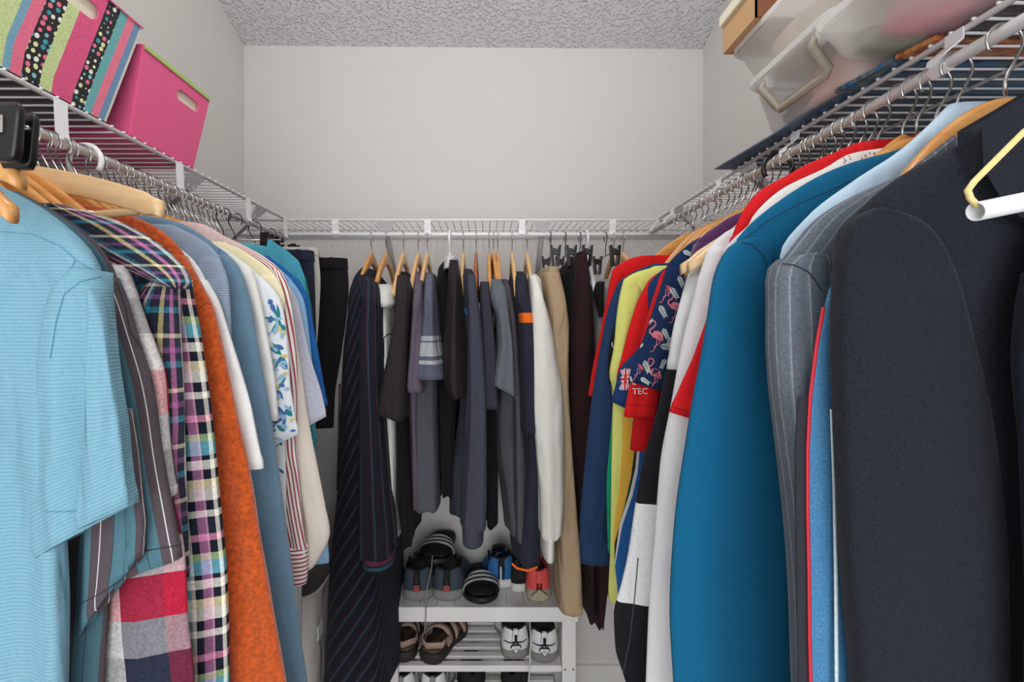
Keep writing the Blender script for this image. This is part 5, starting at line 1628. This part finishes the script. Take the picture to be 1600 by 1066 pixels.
def clear_bin(label, xb, xt, yb, yt, zb, zt, depth, contents, handle=None, lid=True):
    t = thing('storage_bin', (xb+depth/2, (yb[0]+yb[1])/2, zb), label, 'storage bin')
    org = t.location[:]
    mb = MB()
    n = 6
    def ring(x0, x1, y0, y1, z, r=0.02, seg=5):
        pts = []
        for cx, cy, a0 in ((x1-r, y1-r, 0), (x0+r, y1-r, PI/2), (x0+r, y0+r, PI), (x1-r, y0+r, 3*PI/2)):
            for k in range(seg+1):
                a = a0+PI/2*k/seg
                pts.append((cx+r*math.cos(a), cy+r*math.sin(a), z))
        return pts
    xe_b, xe_t = xb+depth, xb+depth+0.0
    R = [ring(xb+.006, xe_b-.006, yb[0]+.006, yb[1]-.006, zb), ring(xb, xe_b, yb[0], yb[1], zb+.006), ring(xt+(xb-xt)*.1, xe_t, yt[0]+.003, yt[1]-.003, zt-.014), ring(xt-.002, xe_t, yt[0], yt[1], zt-.012), ring(xt-.002, xe_t, yt[0], yt[1], zt)]
    m = len(R[0])
    v = [p for r_ in R for p in r_]
    f = [(i*m+k, i*m+(k+1) % m, (i+1)*m+(k+1) % m, (i+1)*m+k) for i in range(len(R)-1) for k in range(m)]
    f.append(tuple(range(m-1, -1, -1)))
    mb.add(v, f, None, 0, True)
    tub = mb.build('tub', M_CLEAR, t, org, solid=0.0018)
    if lid:
        mb = MB()
        a = ring(xt-.007, xe_t+.002, yt[0]-.005, yt[1]+.005, zt-.006); b = ring(xt-.007, xe_t+.002, yt[0]-.005, yt[1]+.005, zt+.004)
        c = ring(xt+.004, xe_t-.01, yt[0]+.006, yt[1]-.006, zt+.0055)
        v = a+b+c
        f = [(k, (k+1) % m, m+(k+1) % m, m+k) for k in range(m)]+[(m+k, m+(k+1) % m, 2*m+(k+1) % m, 2*m+k) for k in range(m)]+[tuple(range(2*m, 3*m))]
        mb.add(v, f, None, 0, False)
        mb.build('lid', M_CLEAR2, t, org, solid=0.0015)
    if handle:
        h0, h1, hz0, hz1 = handle
        x = xb+(xt-xb)*0.5
        def hx(z): return xb+(xt-xb)*(z-zb)/(zt-zb)-0.008
        for side in (h0, h1):
            mb = MB()
            box(mb, hx(hz1)-0.004, hx(hz1)+0.01, side-0.010, side+0.010, hz1-0.012, hz1+0.012); mb.build('latch_mount', M_CLEAR2, tub, org, bevel=0.002)
        mb = MB()
        p = [(hx(hz1)-.003, h0, hz1), (hx(hz1)-.009, h0, hz1-.01), (hx(hz0)-.007, h0+.002, hz0+.008), (hx(hz0)-.007, h0+.009, hz0), (hx(hz0)-.007, h1-.009, hz0), (hx(hz0)-.007, h1-.002, hz0+.008), (hx(hz1)-.009, h1, hz1-.01), (hx(hz1)-.003, h1, hz1)]
        tube(mb, p, 0.0068, 8)
        mb.build('handle', M_TAN, tub, org)
    for nm, mt, x0, x1, y0, y1, z0, z1, sd in contents:
        crumple(nm, mt, t, org, x0, x1, y0, y1, z0, z1, sd)
    return t
zs = SH+0.0058
# flat things lying on the wires
def flat(name, label, cat, mat, pts, z0, th, edge=None):
    t_ = MB()
    n = len(pts)
    v = [(x, y, z0) for x, y in pts]+[(x, y, z0+th) for x, y in pts]
    t_.add(v, [tuple(range(n-1, -1, -1)), tuple(range(n, 2*n))]+[(i, (i+1) % n, n+(i+1) % n, n+i) for i in range(n)], [[(p[0], p[1]) for p in (v[i] for i in q)] for q in ([tuple(range(n-1, -1, -1)), tuple(range(n, 2*n))]+[(i, (i+1) % n, n+(i+1) % n, n+i) for i in range(n)])], 0, False)
    o = t_.build(name, mat, None, (sum(p[0] for p in pts)/n, sum(p[1] for p in pts)/n, z0))
    return tag(o, label, cat)
def cover_mat(name, cols, scale=16):
    m, nt, b = newmat(name)
    tc = nt.nodes.new('ShaderNodeTexCoord')
    mp = nt.nodes.new('ShaderNodeMapping'); mp.inputs['Scale'].default_value = (1, 3.2, 1)
    link(nt, tc.outputs['Object'], mp.inputs['Vector'])
    n = nt.nodes.new('ShaderNodeTexNoise'); n.inputs['Scale'].default_value = scale; n.inputs['Detail'].default_value = 6; n.inputs['Distortion'].default_value = .4
    link(nt, mp.outputs[0], n.inputs['Vector'])
    k = len(cols)
    link(nt, ramp(nt, n.outputs['Fac'], [(0.3+0.4*i/(k-1), c) for i, c in enumerate(cols)], 'LINEAR'), b.inputs['Base Color'])
    b.inputs['Roughness'].default_value = 0.35
    return m
flat('puzzle_board', 'thin dark slate-blue board with a pointed overhanging corner, under the clear bins', 'board', cover_mat('slate_blue_board', [(30, 44, 60), (60, 84, 110), (44, 70, 110), (110, 120, 120)]),
     [(0.535, 1.055), (0.562, 0.72), (0.575, 0.71), (0.86, 0.71), (0.86, 1.055)], zs, 0.0035)
flat('picture_book', 'blue-covered book lying on the right shelf wires under the bins', 'book', cover_mat('blue_cover', [(20, 50, 90), (40, 100, 150), (90, 110, 110), (40, 50, 60)]),
     [(0.548, 0.708), (0.563, 0.622), (0.86, 0.622), (0.86, 0.708)], zs, 0.006)
flat('picture_book', 'orange and brown printed book lying on the right shelf beside the blue one', 'book', cover_mat('autumn_cover', [(96, 40, 26), (160, 80, 40), (190, 130, 80), (120, 60, 40)], 26),
     [(0.562, 0.618), (0.574, 0.575), (0.86, 0.575), (0.86, 0.618)], zs, 0.006)
flat('game_box', 'dark grey flat box on the right shelf nearest the viewer', 'box', cover_mat('grey_cover', [(50, 48, 48), (80, 78, 76), (60, 56, 58)]),
     [(0.60, 0.570), (0.60, 0.33), (0.86, 0.33), (0.86, 0.570)], zs, 0.012)
zb = zs+0.0065
clear_bin('clear bin with a taupe handle and pink cloth inside, lower of the far stack', 0.548, 0.505, (0.665, 0.880), (0.650, 0.862), zb, CZ+0.458, 0.29,
    [('folded_cloth', M_PINKC, 0.556, 0.80, 0.682, 0.80, zb+.006, CZ+0.440, 1), ('folded_cloth', M_NAVP, 0.565, 0.80, 0.822, 0.868, zb+.006, CZ+0.43, 4)], handle=(0.688, 0.815, CZ+0.388, CZ+0.440))
clear_bin('clear bin of cream cloth directly under the cardboard box', 0.508, 0.486, (0.655, 0.862), (0.645, 0.880), CZ+0.4645, CZ+0.532, 0.30,
    [('folded_cloth', M_PALEC, 0.518, 0.78, 0.68, 0.86, CZ+.470, CZ+0.525, 2)])
clear_bin('shallow clear bin full of rose and green cloth, nearest on the right shelf', 0.500, 0.470, (0.500, 0.645), (0.492, 0.640), zs+0.0135, CZ+0.418, 0.31,
    [('folded_cloth', M_MIXC, 0.512, 0.80, 0.512, 0.600, zs+.018, CZ+0.408, 3), ('folded_cloth', M_GREENC, 0.512, 0.80, 0.602, 0.634, zs+.018, CZ+0.404, 5)])
clear_bin('clear bin with green-tinged contents stacked on the shallow bin at the top right', 0.478, 0.462, (0.470, 0.610), (0.465, 0.612), CZ+0.4235, CZ+0.50, 0.31,
    [('folded_cloth', M_GREENC, 0.49, 0.78, 0.485, 0.60, CZ+.43, CZ+0.485, 6)], handle=(0.52, 0.575, CZ+0.445, CZ+0.48))
t = thing('cardboard_box', (0.6, 0.83, CZ+0.538), 'brown cardboard box with an open top on the upper clear bin', 'box')
mb = MB()
z0, z1 = CZ+0.5385, CZ+0.592
box(mb, 0.468, 0.471, 0.782, 0.892, z0, z1); box(mb, 0.471, 0.72, 0.889, 0.892, z0, z1); box(mb, 0.717, 0.72, 0.785, 0.889, z0, z1); box(mb, 0.471, 0.717, 0.785, 0.889, z0, z0+.003)
mb.build('carton', M_CARD, t, t.location[:])
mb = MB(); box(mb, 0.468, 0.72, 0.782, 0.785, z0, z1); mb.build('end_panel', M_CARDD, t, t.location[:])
bk = MB(); box(bk, 0.462, 0.70, 0.80, 0.895, z1+.001, z1+.022)
o = bk.build('photo_album', M_CRB, None, (0.58, 0.85, z1+.001), bevel=0.002); tag(o, 'cream album lying on the brown cardboard box at the top edge', 'album')

# ================================================================== SHOE BENCH, HAMPER
M_BENCH = plain('white_lacquer', (238, 236, 233), 0.35, bump=20, bump_s=.05)
BY0, BY1, BZ = 1.565, 1.832, 0.50
bx0, bx1 = PX(600, BY0), PX(901, BY0)
t = thing('shoe_bench', ((bx0+bx1)/2, (BY0+BY1)/2, 0), 'white wooden shoe bench with slatted lower shelf against the back wall', 'bench')
org = t.location[:]
mb = MB()
n = 11
for k in range(n):
    a = bx0+(bx1-bx0)*k/n; b = bx0+(bx1-bx0)*(k+1)/n
    box(mb, a+.0008, b-.0008, BY0+0.004, BY1, BZ-0.014, BZ)
mb.build('seat_panel', M_BENCH, t, org, bevel=0.0012)
mb = MB(); box(mb, bx0-.002, bx1+.002, BY0-.012, BY0+.004, BZ-0.050, BZ+0.0005); mb.build('apron', M_BENCH, t, org, bevel=0.0015)
LZ = 0.285
for lx in (bx0, bx1-.050):
    for ly in (BY0+.0045, BY1-.03):
        mb = MB(); box(mb, lx, lx+.048, ly, ly+.028, 0, BZ-.0505 if ly < BY0+.01 else BZ-.0145); mb.build('leg', M_BENCH, t, org, bevel=0.0015)
for lz in (LZ, 0.09):
    for k in range(6):
        y = BY0+0.006+k*0.045
        mb = MB()
        th = 0.022 if k == 0 else 0.012
        box(mb, bx0+.05, bx1-.052, y, y+.024, lz-th, lz); mb.build('shelf_slat', M_BENCH, t, org, bevel=0.0015)
    for lx in (bx0+.004, bx1-.046):
        mb = MB(); box(mb, lx, lx+.042, BY0+.034, BY1-.032, lz-.03, lz-.005); mb.build('side_rail', M_BENCH, t, org)
    for sx in (883, 896):
        mb = MB(); q = PX(sx, BY0)
        tube(mb, [(q, BY0+.0035, lz-.012), (q, BY0+.006, lz-.012)], 0.0032, 12)
        mb.build('screw', plain('bronze_screw', (130, 96, 80), .35, .8), t, org)

M_HAM = fabric('stone_grey_canvas', (176, 172, 166), heather=0.08, weave=200, ws=.6)
t = thing('fabric_hamper', (-0.66, 1.50, 0), 'grey canvas laundry hamper standing under the left shirts', 'hamper')
mb = MB()
hz = 0.665
slab(mb, [(hz, -0.88, -0.515, 1.33, 1.72), (0.4, -0.875, -0.52, 1.335, 1.715), (0.01, -0.86, -0.54, 1.35, 1.70)], n=7, fold=0.002, kf=2, M=64, hollow=0, cap=False, step=.03)
mb.build('fabric_body', M_HAM, t, t.location[:])
mb = MB()
def rr(x0, x1, y0, y1, z): return [(x0, y0, z), (x1, y0, z), (x1, y1, z), (x0, y1, z)]
ring_pts = []
for th in range(48):
    a = 2*PI*th/48; c, s = math.cos(a), math.sin(a); e = 2/7
    ring_pts.append((-0.6975+0.183*math.copysign(abs(c)**e, c), 1.525+0.196*math.copysign(abs(s)**e, s), hz))
tube(mb, ring_pts, 0.005, 8, closed=True); mb.build('rim', M_HAM, t, t.location[:])
mb = MB(); box(mb, -0.5165, -0.5145, 1.36, 1.40, 0.52, 0.56); mb.build('label_patch', M_WHTP, t, t.location[:])

# ================================================================== SHOES
def shoe(name, label, loc, rot, L, W, mats, kind='sneaker', H=0.085, group=None, laces=True, sole=0.03, collar_open=0.42, extra=None, pitch=0.0):
    """toe points along local +y; origin under the heel"""
    msole, mup, mlin, macc = mats
    t = thing(name, loc, label, 'shoe', group)
    t.rotation_euler = (pitch, 0, rot)
    def hw(s):
        base = pchip([0, .04, .12, .3, .48, .70, .86, .95, 1.0], [0.12, .56, .72, .74, .70, .98, .86, .56, .12], s)
        return base*W/2
    def cx(s): return 0.004*math.sin(PI*s)
    ss = [0, .01, .025, .05, .09, .14, .2, .27, .34, .41, .48, .55, .62, .69, .76, .82, .88, .93, .965, .99, 1.0]
    def bz(s): return 0.006*smooth(.75, 1, s)+0.002*smooth(.1, 0, s)
    # sole
    mb = MB(); rings = []
    for s in ss:
        w = hw(s)+0.004; y = (s-.0)*L*(1.0)+(-0.004 if s < .5 else 0.004)*(abs(s-.5)*2)
        st = sole*(1.0-0.25*smooth(.3, .8, s)); b = bz(s)
        sec = [(-w*.9, b), (-w*1.02, b+.3*st), (-w, b+.75*st), (-w*.92, b+st), (0, b+st*1.02), (w*.92, b+st), (w, b+.75*st), (w*1.02, b+.3*st), (w*.9, b), (0, b)]
        rings.append([(cx(s)+x, y, z) for x, z in sec])
    m = 10
    v = [p for r in rings for p in r]
    f = [(i*m+k, (i+1)*m+k, (i+1)*m+(k+1) % m, i*m+(k+1) % m) for i in range(len(rings)-1) for k in range(m)]
    f += [tuple(range(m)), tuple((len(rings)-1)*m+k for k in range(m-1, -1, -1))]
    mb.add(v, f); mb.build('sole', msole, t)
    if kind == 'sneaker':
        mb = MB(); rings = []; K = 9
        for s in ss:
            w = hw(s)*0.98; y = s*L; zb_ = bz(s)+sole*(1.0-0.25*smooth(.3, .8, s))*0.85
            rim = zb_+pchip([0, .06, .2, .34, .5, .65, .8, .93, 1.0], [H*.86, H*.95, H*.66, H*.72, H*.80, H*.60, H*.42, H*.26, .006], s)
            c = smooth(collar_open-.08, collar_open+.2, s)
            c = c*0.86
            row = []
            for side in (-1, 1):
                seq = range(K, -1, -1) if side < 0 else range(0, K+1)
                for q in seq:
                    u = q/K
                    an = u*PI/2
                    ww = w*((1-c)*(1.03-0.16*u**2+0.05*math.sin(PI*u)) + c*math.cos(an)**0.8 + (0.05*c if u < 1 else 0.06*c))
                    z = zb_+(rim-zb_)*((1-c)*u+c*math.sin(an))
                    row.append((cx(s)+side*ww, y+(-0.006*math.sin(PI*min(1, u*1.1)) if s < .03 else 0), z))
            rings.append(row)
        m = len(rings[0])
        v = [p for r in rings for p in r]
        f = [(i*m+k, i*m+k+1, (i+1)*m+k+1, (i+1)*m+k) for i in range(len(rings)-1) for k in range(m-1)]
        half = m//2
        # close the heel between the two sides
        f += [(half-1-k-1, half-1-k, half+k, half+k+1) for k in range(K)]
        mb.add(v, f)
        mb.build('upper', mup, t, solid=0.004)
        # insole
        mb = MB()
        L0 = [(hw(s)*0.85, s*L, bz(s)+sole*1.02+.004) for s in ss[2:12]]
        v = [(cx(0)-w, y, z) for w, y, z in L0]+[(cx(0)+w, y, z) for w, y, z in L0]; k = len(L0)
        mb.add(v, [(i, i+1, k+i+1, k+i) for i in range(k-1)]); mb.build('insole', mlin, t)
        # padded collar
        mb = MB(); pts = []
        sq = [s for s in ss if s <= collar_open+.06]
        def rimz(s): return bz(s)+sole*(1.0-0.25*smooth(.3, .8, s))*0.85+pchip([0, .06, .2, .34, .5, .65], [H*.86, H*.95, H*.66, H*.72, H*.80, H*.60], s)
        for s in reversed(sq): pts.append((-hw(s)*.84, s*L+.002, rimz(s)))
        for s in sq: pts.append((hw(s)*.84, s*L+.002, rimz(s)))
        tube(mb, pts, 0.0048, 8); mb.build('collar', mlin, t)
        # tongue
        mb = MB()
        tg = []
        for s in (.38, .44, .50, .56, .62, .68, .74):
            z = bz(s)+sole*.8+pchip([.38, .5, .65, .8], [H*1.12, H*.9, H*.66, H*.46], s)
            w = 0.022*(1.15-(s-.38))
            tg.append([(-w, s*L, z-.004), (-w*.5, s*L, z+.001), (0, s*L, z+.003), (w*.5, s*L, z+.001), (w, s*L, z-.004)])
        v = [p for r in tg for p in r]
        mb.add(v, [(i*5+k, i*5+k+1, (i+1)*5+k+1, (i+1)*5+k) for i in range(6) for k in range(4)]); tg_o = mb.build('tongue', mlin, t, solid=0.005)
        if laces:
            mb = MB()
            for s in (.48, .54, .60, .66, .72):
                z = bz(s)+sole*.8+pchip([.38, .5, .65, .8], [H*1.08, H*.9, H*.68, H*.48], s)+.005
                tube(mb, [(-.024, s*L, z-.006), (-.01, s*L+.004, z+.002), (.01, s*L-.002, z+.002), (.024, s*L+.006, z-.006)], 0.002, 6)
            mb.build('laces', macc, tg_o)
        # heel tab and counter
        mb = MB()
        zr = rimz(0.0)
        hexa(mb, [(-.013, -.0105, zr-.035), (.013, -.0105, zr-.035), (.010, -.004, zr-.035), (-.010, -.004, zr-.035), (-.009, -.008, zr+.006), (.009, -.008, zr+.006), (.007, .002, zr+.006), (-.007, .002, zr+.006)])
        mb.build('heel_tab', macc, t, bevel=0.002)
    if extra: extra(t, hw, L, sole)
    return t

M_RUB_G = plain('grey_rubber', (132, 130, 126), .7); M_RUB_B = plain('black_rubber', (18, 18, 20), .55); M_RUB_W = plain('white_rubber', (214, 212, 208), .5)
M_SLATEUP = plain('slate_suede', (58, 68, 80), .8, var=.2); M_BLKUP = plain('black_mesh', (22, 22, 24), .85); M_LACE = plain('grey_lace', (140, 136, 132), .8)
M_RLAB = plain('red_woven_label', (150, 70, 66), .8)
def hiker_extra(t, hw, L, sole):
    mb = MB(); box(mb, -.011, .011, -.0135, -.0105, .040, .062); mb.build('heel_label', M_RLAB, t, bevel=.001)
    for s in (-1, 1):
        mb = MB(); tube(mb, [(s*.022, .010, .058), (s*.028, .018, .068), (s*.020, .008, .074), (s*.016, .004, .064)], .0022, 6); mb.build('lace_loop', M_LACE, t)
    mb = MB(); box(mb, -.034, .034, -.008, -.003, .0, .012); 
def sx(px, y): return PX(px, y)
ys = 1.60
for px, lb in ((651, 'slate and black hiking shoe with grey sole, left of its pair on the bench'), (698, 'slate and black hiking shoe with grey sole, right of its pair on the bench')):
    shoe('hiking_shoe', lb, (sx(px, 1.585), 1.590, BZ+.001), 0.02 if px < 670 else -0.02, 0.235, 0.140, (M_RUB_G, M_SLATEUP, M_BLKUP, M_BLKUP), H=0.088, sole=0.034, extra=hiker_extra, group=None)
# loose lace
mb = MB(); tube(mb, [P(676, 868, 1.60), P(674, 890, 1.585), P(668, 915, 1.565), P(665, 940, 1.545), P(665, 962, 1.545), P(664, 985, 1.548), P(660, 996, 1.55)], 0.0022, 6)
o = mb.build('shoelace', M_LACE, None, P(676, 868, 1.60)); tag(o, 'loose grey shoelace dangling over the bench front', 'shoelace')
# slides
M_SLST = stripes('black_white_slide_strap', 0.03, [(0, (18, 18, 20)), (0.18, (222, 222, 220)), (0.34, (18, 18, 20)), (0.45, (222, 222, 220)), (0.61, (18, 18, 20)), (0.72, (222, 222, 220)), (0.88, (18, 18, 20))], 'v')
def slide(label, loc, rot, toe_front=True, pitch=0.0):
    def ex(t, hw, L, sole):
        mb = MB()
        v = []; uv = []
        n = 14; rows = 8
        for i in range(rows+1):
            s = .50+.34*i/rows
            w = hw(s)+.004; hgt = .050-.012*(i/rows)
            for k in range(n+1):
                a = PI*k/n
                v.append((-math.cos(a)*w*1.03, s*L, .010+sole*.4+hgt*math.sin(a)**.75)); uv.append((k/n*.1, i/rows*0.03))
        f = [(i*(n+1)+k, i*(n+1)+k+1, (i+1)*(n+1)+k+1, (i+1)*(n+1)+k) for i in range(rows) for k in range(n)]
        mb.add(v, f, [[uv[q] for q in ff] for ff in f]); mb.build('strap', M_SLST, t, solid=.004)
        mb = MB()
        L0 = [(hw(s)*.9, s*L, sole+.002+.004*abs(s-.45)) for s in (0.02, .06, .12, .2, .3, .4, .5, .6, .7, .8, .9, .96)]
        v = [(-w, y, z) for w, y, z in L0]+[(w, y, z) for w, y, z in L0]; k = len(L0)
        mb.add(v, [(i, i+1, k+i+1, k+i) for i in range(k-1)]); mb.build('footbed', M_BLKUP, t, solid=.003)
    t = shoe('slide_sandal', label, loc, rot, 0.225, 0.122, (M_RUB_B, M_BLKUP, M_BLKUP, M_BLKUP), kind='slide', sole=0.026, extra=ex, pitch=pitch)
    return t
slide('black slide sandal with white strap stripes, lying on the bench beside the hiking shoes', (sx(752, 1.585)-0.01, 1.79, BZ+.001), PI+0.06)
slide('black slide sandal with white strap stripes, resting on top of the hiking shoes', (sx(684, 1.63)+0.01, 1.83, BZ+.112), PI-0.10, pitch=0.02)
# blue sneaker
M_BLUEUP = plain('cobalt_mesh', (34, 98, 156), .7); M_CORAL = plain('coral_mesh', (226, 82, 76), .7); M_TANR = plain('sand_rubber', (168, 156, 132), .7)
def blue_ex(t, hw, L, sole):
    mb = MB(); box(mb, -.006, -.001, -.0125, -.009, .034, .086); mb.build('heel_stripe', M_RUB_W, t)
shoe('running_shoe', 'blue running shoe with white sole and black heel tab, at the back of the bench', (sx(783, 1.68), 1.66, BZ+.004), 0.1, 0.165, 0.130, (M_RUB_W, M_BLUEUP, M_BLKUP, M_BLKUP), H=0.095, sole=.03, extra=blue_ex)
def coral_ex(t, hw, L, sole):
    mb = MB()
    mb.add([(-.03, -.012, .026), (0, -.0145, .052), (.03, -.012, .026), (.018, -.013, .012), (-.018, -.013, .012)], [(0, 1, 2, 3, 4)], None, 0, False); mb.build('heel_chevron', M_TANR, t, solid=.004)
shoe('running_shoe', 'coral red running shoe with a sand sole, right end of the bench', (sx(842, 1.59), 1.585, BZ+.001), 0.03, 0.225, 0.112, (M_TANR, M_CORAL, M_CORAL, M_CORAL), H=0.08, sole=.04, extra=coral_ex)
shoe('running_shoe', 'pale coral shoe mostly hidden behind the navy jacket hem', (sx(812, 1.64), 1.64, BZ+.001), 0.05, 0.18, 0.08, (M_RUB_W, M_BLKUP, M_BLKUP, M_BLKUP), H=0.07, sole=.03)
shoe('black_shoe', 'plain black shoe half hidden behind the striped robe on the bench', (sx(608, 1.60), 1.575, BZ+.001), 0.15, 0.24, 0.095, (M_RUB_B, M_BLKUP, M_BLKUP, M_BLKUP), H=0.085, sole=.026)
# sport sandals on the lower shelf
M_TANS = plain('dusty_tan_strap', (172, 142, 126), .8); M_FOOT = plain('worn_brown_footbed', (92, 74, 58), .75, var=.3, var_s=40); M_DB = plain('dark_brown_rubber', (40, 36, 32), .7)
def sandal_ex(t, hw, L, sole):
    mb = MB()
    L0 = [(hw(s)*.92, s*L, sole+.003+.006*abs(s-.45)) for s in (0.01, .03, .07, .12, .2, .3, .4, .5, .6, .7, .8, .9, .96)]
    v = [(-w, y, z) for w, y, z in L0]+[(w, y, z) for w, y, z in L0]; k = len(L0)
    mb.add(v, [(i, i+1, k+i+1, k+i) for i in range(k-1)]); mb.build('footbed', M_FOOT, t, solid=.003)
    def strap(s0, s1, h, w=.011, mat=M_TANS, skew=0):
        mb = MB()
        n = 14; v = []; 
        for k in range(n+1):
            a = PI*k/n; s = s0+(s1-s0)*k/n
            x = -math.cos(a)*(hw(s)+.003); z = sole*.6+h*math.sin(a)**.7
            v += [(x, s*L-w, z-.001), (x, s*L+w, z+.001)]
        mb.add(v, [(2*i, 2*i+1, 2*i+3, 2*i+2) for i in range(n)]); mb.build('strap', mat, t, solid=.004)
    strap(.26, .40, .070); strap(.62, .56, .052, .012); strap(.80, .74, .040, .011); strap(.5, .46, .062, .006, M_BLKUP)
    # heel strap loop
    mb = MB(); pts = [(-hw(.3), .3*L, .055), (-hw(.12)*1.05, .10*L, .062), (0, -.006, .066), (hw(.12)*1.05, .10*L, .062), (hw(.3), .3*L, .055)]
    v = []
    for p in pts: v += [(p[0], p[1], p[2]-.010), (p[0], p[1], p[2]+.010)]
    mb.add(v, [(2*i, 2*i+1, 2*i+3, 2*i+2) for i in range(4)]); mb.build('heel_strap', M_TANS, t, solid=.004)
    for s in (-1, 1):
        mb = MB()
        v = [(s*(hw(.30)+.004), .28*L, .012), (s*(hw(.36)+.004), .40*L, .012), (s*(hw(.36)+.002), .38*L, .062), (s*(hw(.30)+.002), .26*L, .062)]
        mb.add(v, [(0, 1, 2, 3)], None, 0, False); mb.build('side_panel', M_TANS, t, solid=.004)
    mb = MB(); box(mb, .006, .020, .30*L-.008, .30*L+.010, .070, .078); mb.build('buckle', M_BLKP, t, bevel=.001)
shoe('sport_sandal', 'tan strapped sport sandal, left of its pair on the lower shelf', (sx(629, 1.58), 1.585, LZ+.001), 0.06, 0.22, 0.112, (M_DB, M_TANS, M_FOOT, M_BLKUP), kind='sandal', sole=.034, extra=sandal_ex)
shoe('sport_sandal', 'tan strapped sport sandal turned outward, right of its pair on the lower shelf', (sx(668, 1.58), 1.580, LZ+.001), -0.42, 0.235, 0.118, (M_DB, M_TANS, M_FOOT, M_BLKUP), kind='sandal', sole=.034, extra=sandal_ex)
# white trainers
M_WUP = plain('white_leather', (226, 226, 228), .45); 
def white_ex(t, hw, L, sole):
    y = -.0150
    mb = MB()
    pent = [(-.016, y+.001, .060), (.016, y+.001, .060), (.020, y+.003, .050), (0, y-.001, .032), (-.020, y+.003, .050)]
    mb.add(pent, [(0, 1, 2, 3, 4)], None, 0, False); mb.build('heel_badge', M_BLKUP, t, solid=.0015)
    mb = MB()
    c = (0, y-.002, .048)
    mb.add([(c[0]+(p[0]-c[0])*.82, p[1]-.0016, c[2]+(p[2]-c[2])*.82) for p in pent], [(0, 1, 2, 3, 4)], None, 0, False); mb.build('heel_badge', M_WUP, t, solid=.001)
    for k in range(3):
        mb = MB(); x = -.007+k*.007; tube(mb, [(x-.002, y-.0035, .044), (x-.001, y-.0035, .051), (x+.002, y-.0035, .050), (x+.001, y-.0035, .044)], .0005, 5); mb.build('badge_letter', M_BLKUP, t)
    mb = MB(); tube(mb, [(-.040, .008, .064), (-.026, -.008, .066), (0, -.0125, .067), (.026, -.008, .066), (.040, .008, .064)], .0016, 6); mb.build('heel_trim', M_BLKUP, t)
    mb = MB(); box(mb, -.005, .005, -.0150, -.0115, .067, .094); mb.build('pull_tab', M_BLKUP, t, bevel=.001)
shoe('white_trainer', 'white leather trainer with black trim, left of its pair on the lower shelf', (sx(806, 1.58), 1.600, LZ+.001), 0.06, 0.225, 0.126, (M_RUB_G, M_WUP, M_BLKUP, M_WUP), H=0.09, sole=.03, extra=white_ex)
shoe('white_trainer', 'white leather trainer with black trim, right of its pair on the lower shelf', (sx(851, 1.575), 1.585, LZ+.001), -0.03, 0.23, 0.128, (M_RUB_G, M_WUP, M_BLKUP, M_WUP), H=0.09, sole=.03, extra=white_ex)
mb = MB(); tube(mb, [P(828, 970, 1.60), P(829, 1000, 1.575), P(828, 1040, 1.548), P(825, 1075, 1.55), P(824, 1100, 1.555)], 0.002, 6)
o = mb.build('shoelace', plain('white_lace', (224, 222, 218), .8), None, P(828, 970, 1.60)); tag(o, 'white shoelace hanging between the two white trainers', 'shoelace')
# bottom shelf
for px, lb in ((626, 'white and grey trainer on the bottom shelf, left of its pair'), (676, 'white and grey trainer on the bottom shelf, right of its pair')):
    shoe('white_trainer', lb, (sx(px, 1.59), 1.59, .091), 0.0, 0.23, 0.125, (M_RUB_G, M_WUP, M_BLKUP, M_LACE), H=0.125, sole=.034)
for px, lb in ((738, 'black boot on the bottom shelf, beside the white and grey trainers'), (800, 'black boot on the bottom shelf, below the white leather trainers')):
    shoe('black_boot', lb, (sx(px, 1.59), 1.59, .091), 0.08 if px < 760 else -.1, 0.23, 0.105, (M_RUB_B, M_BLKUP, M_BLKUP, M_BLKUP), H=0.135, sole=.03)
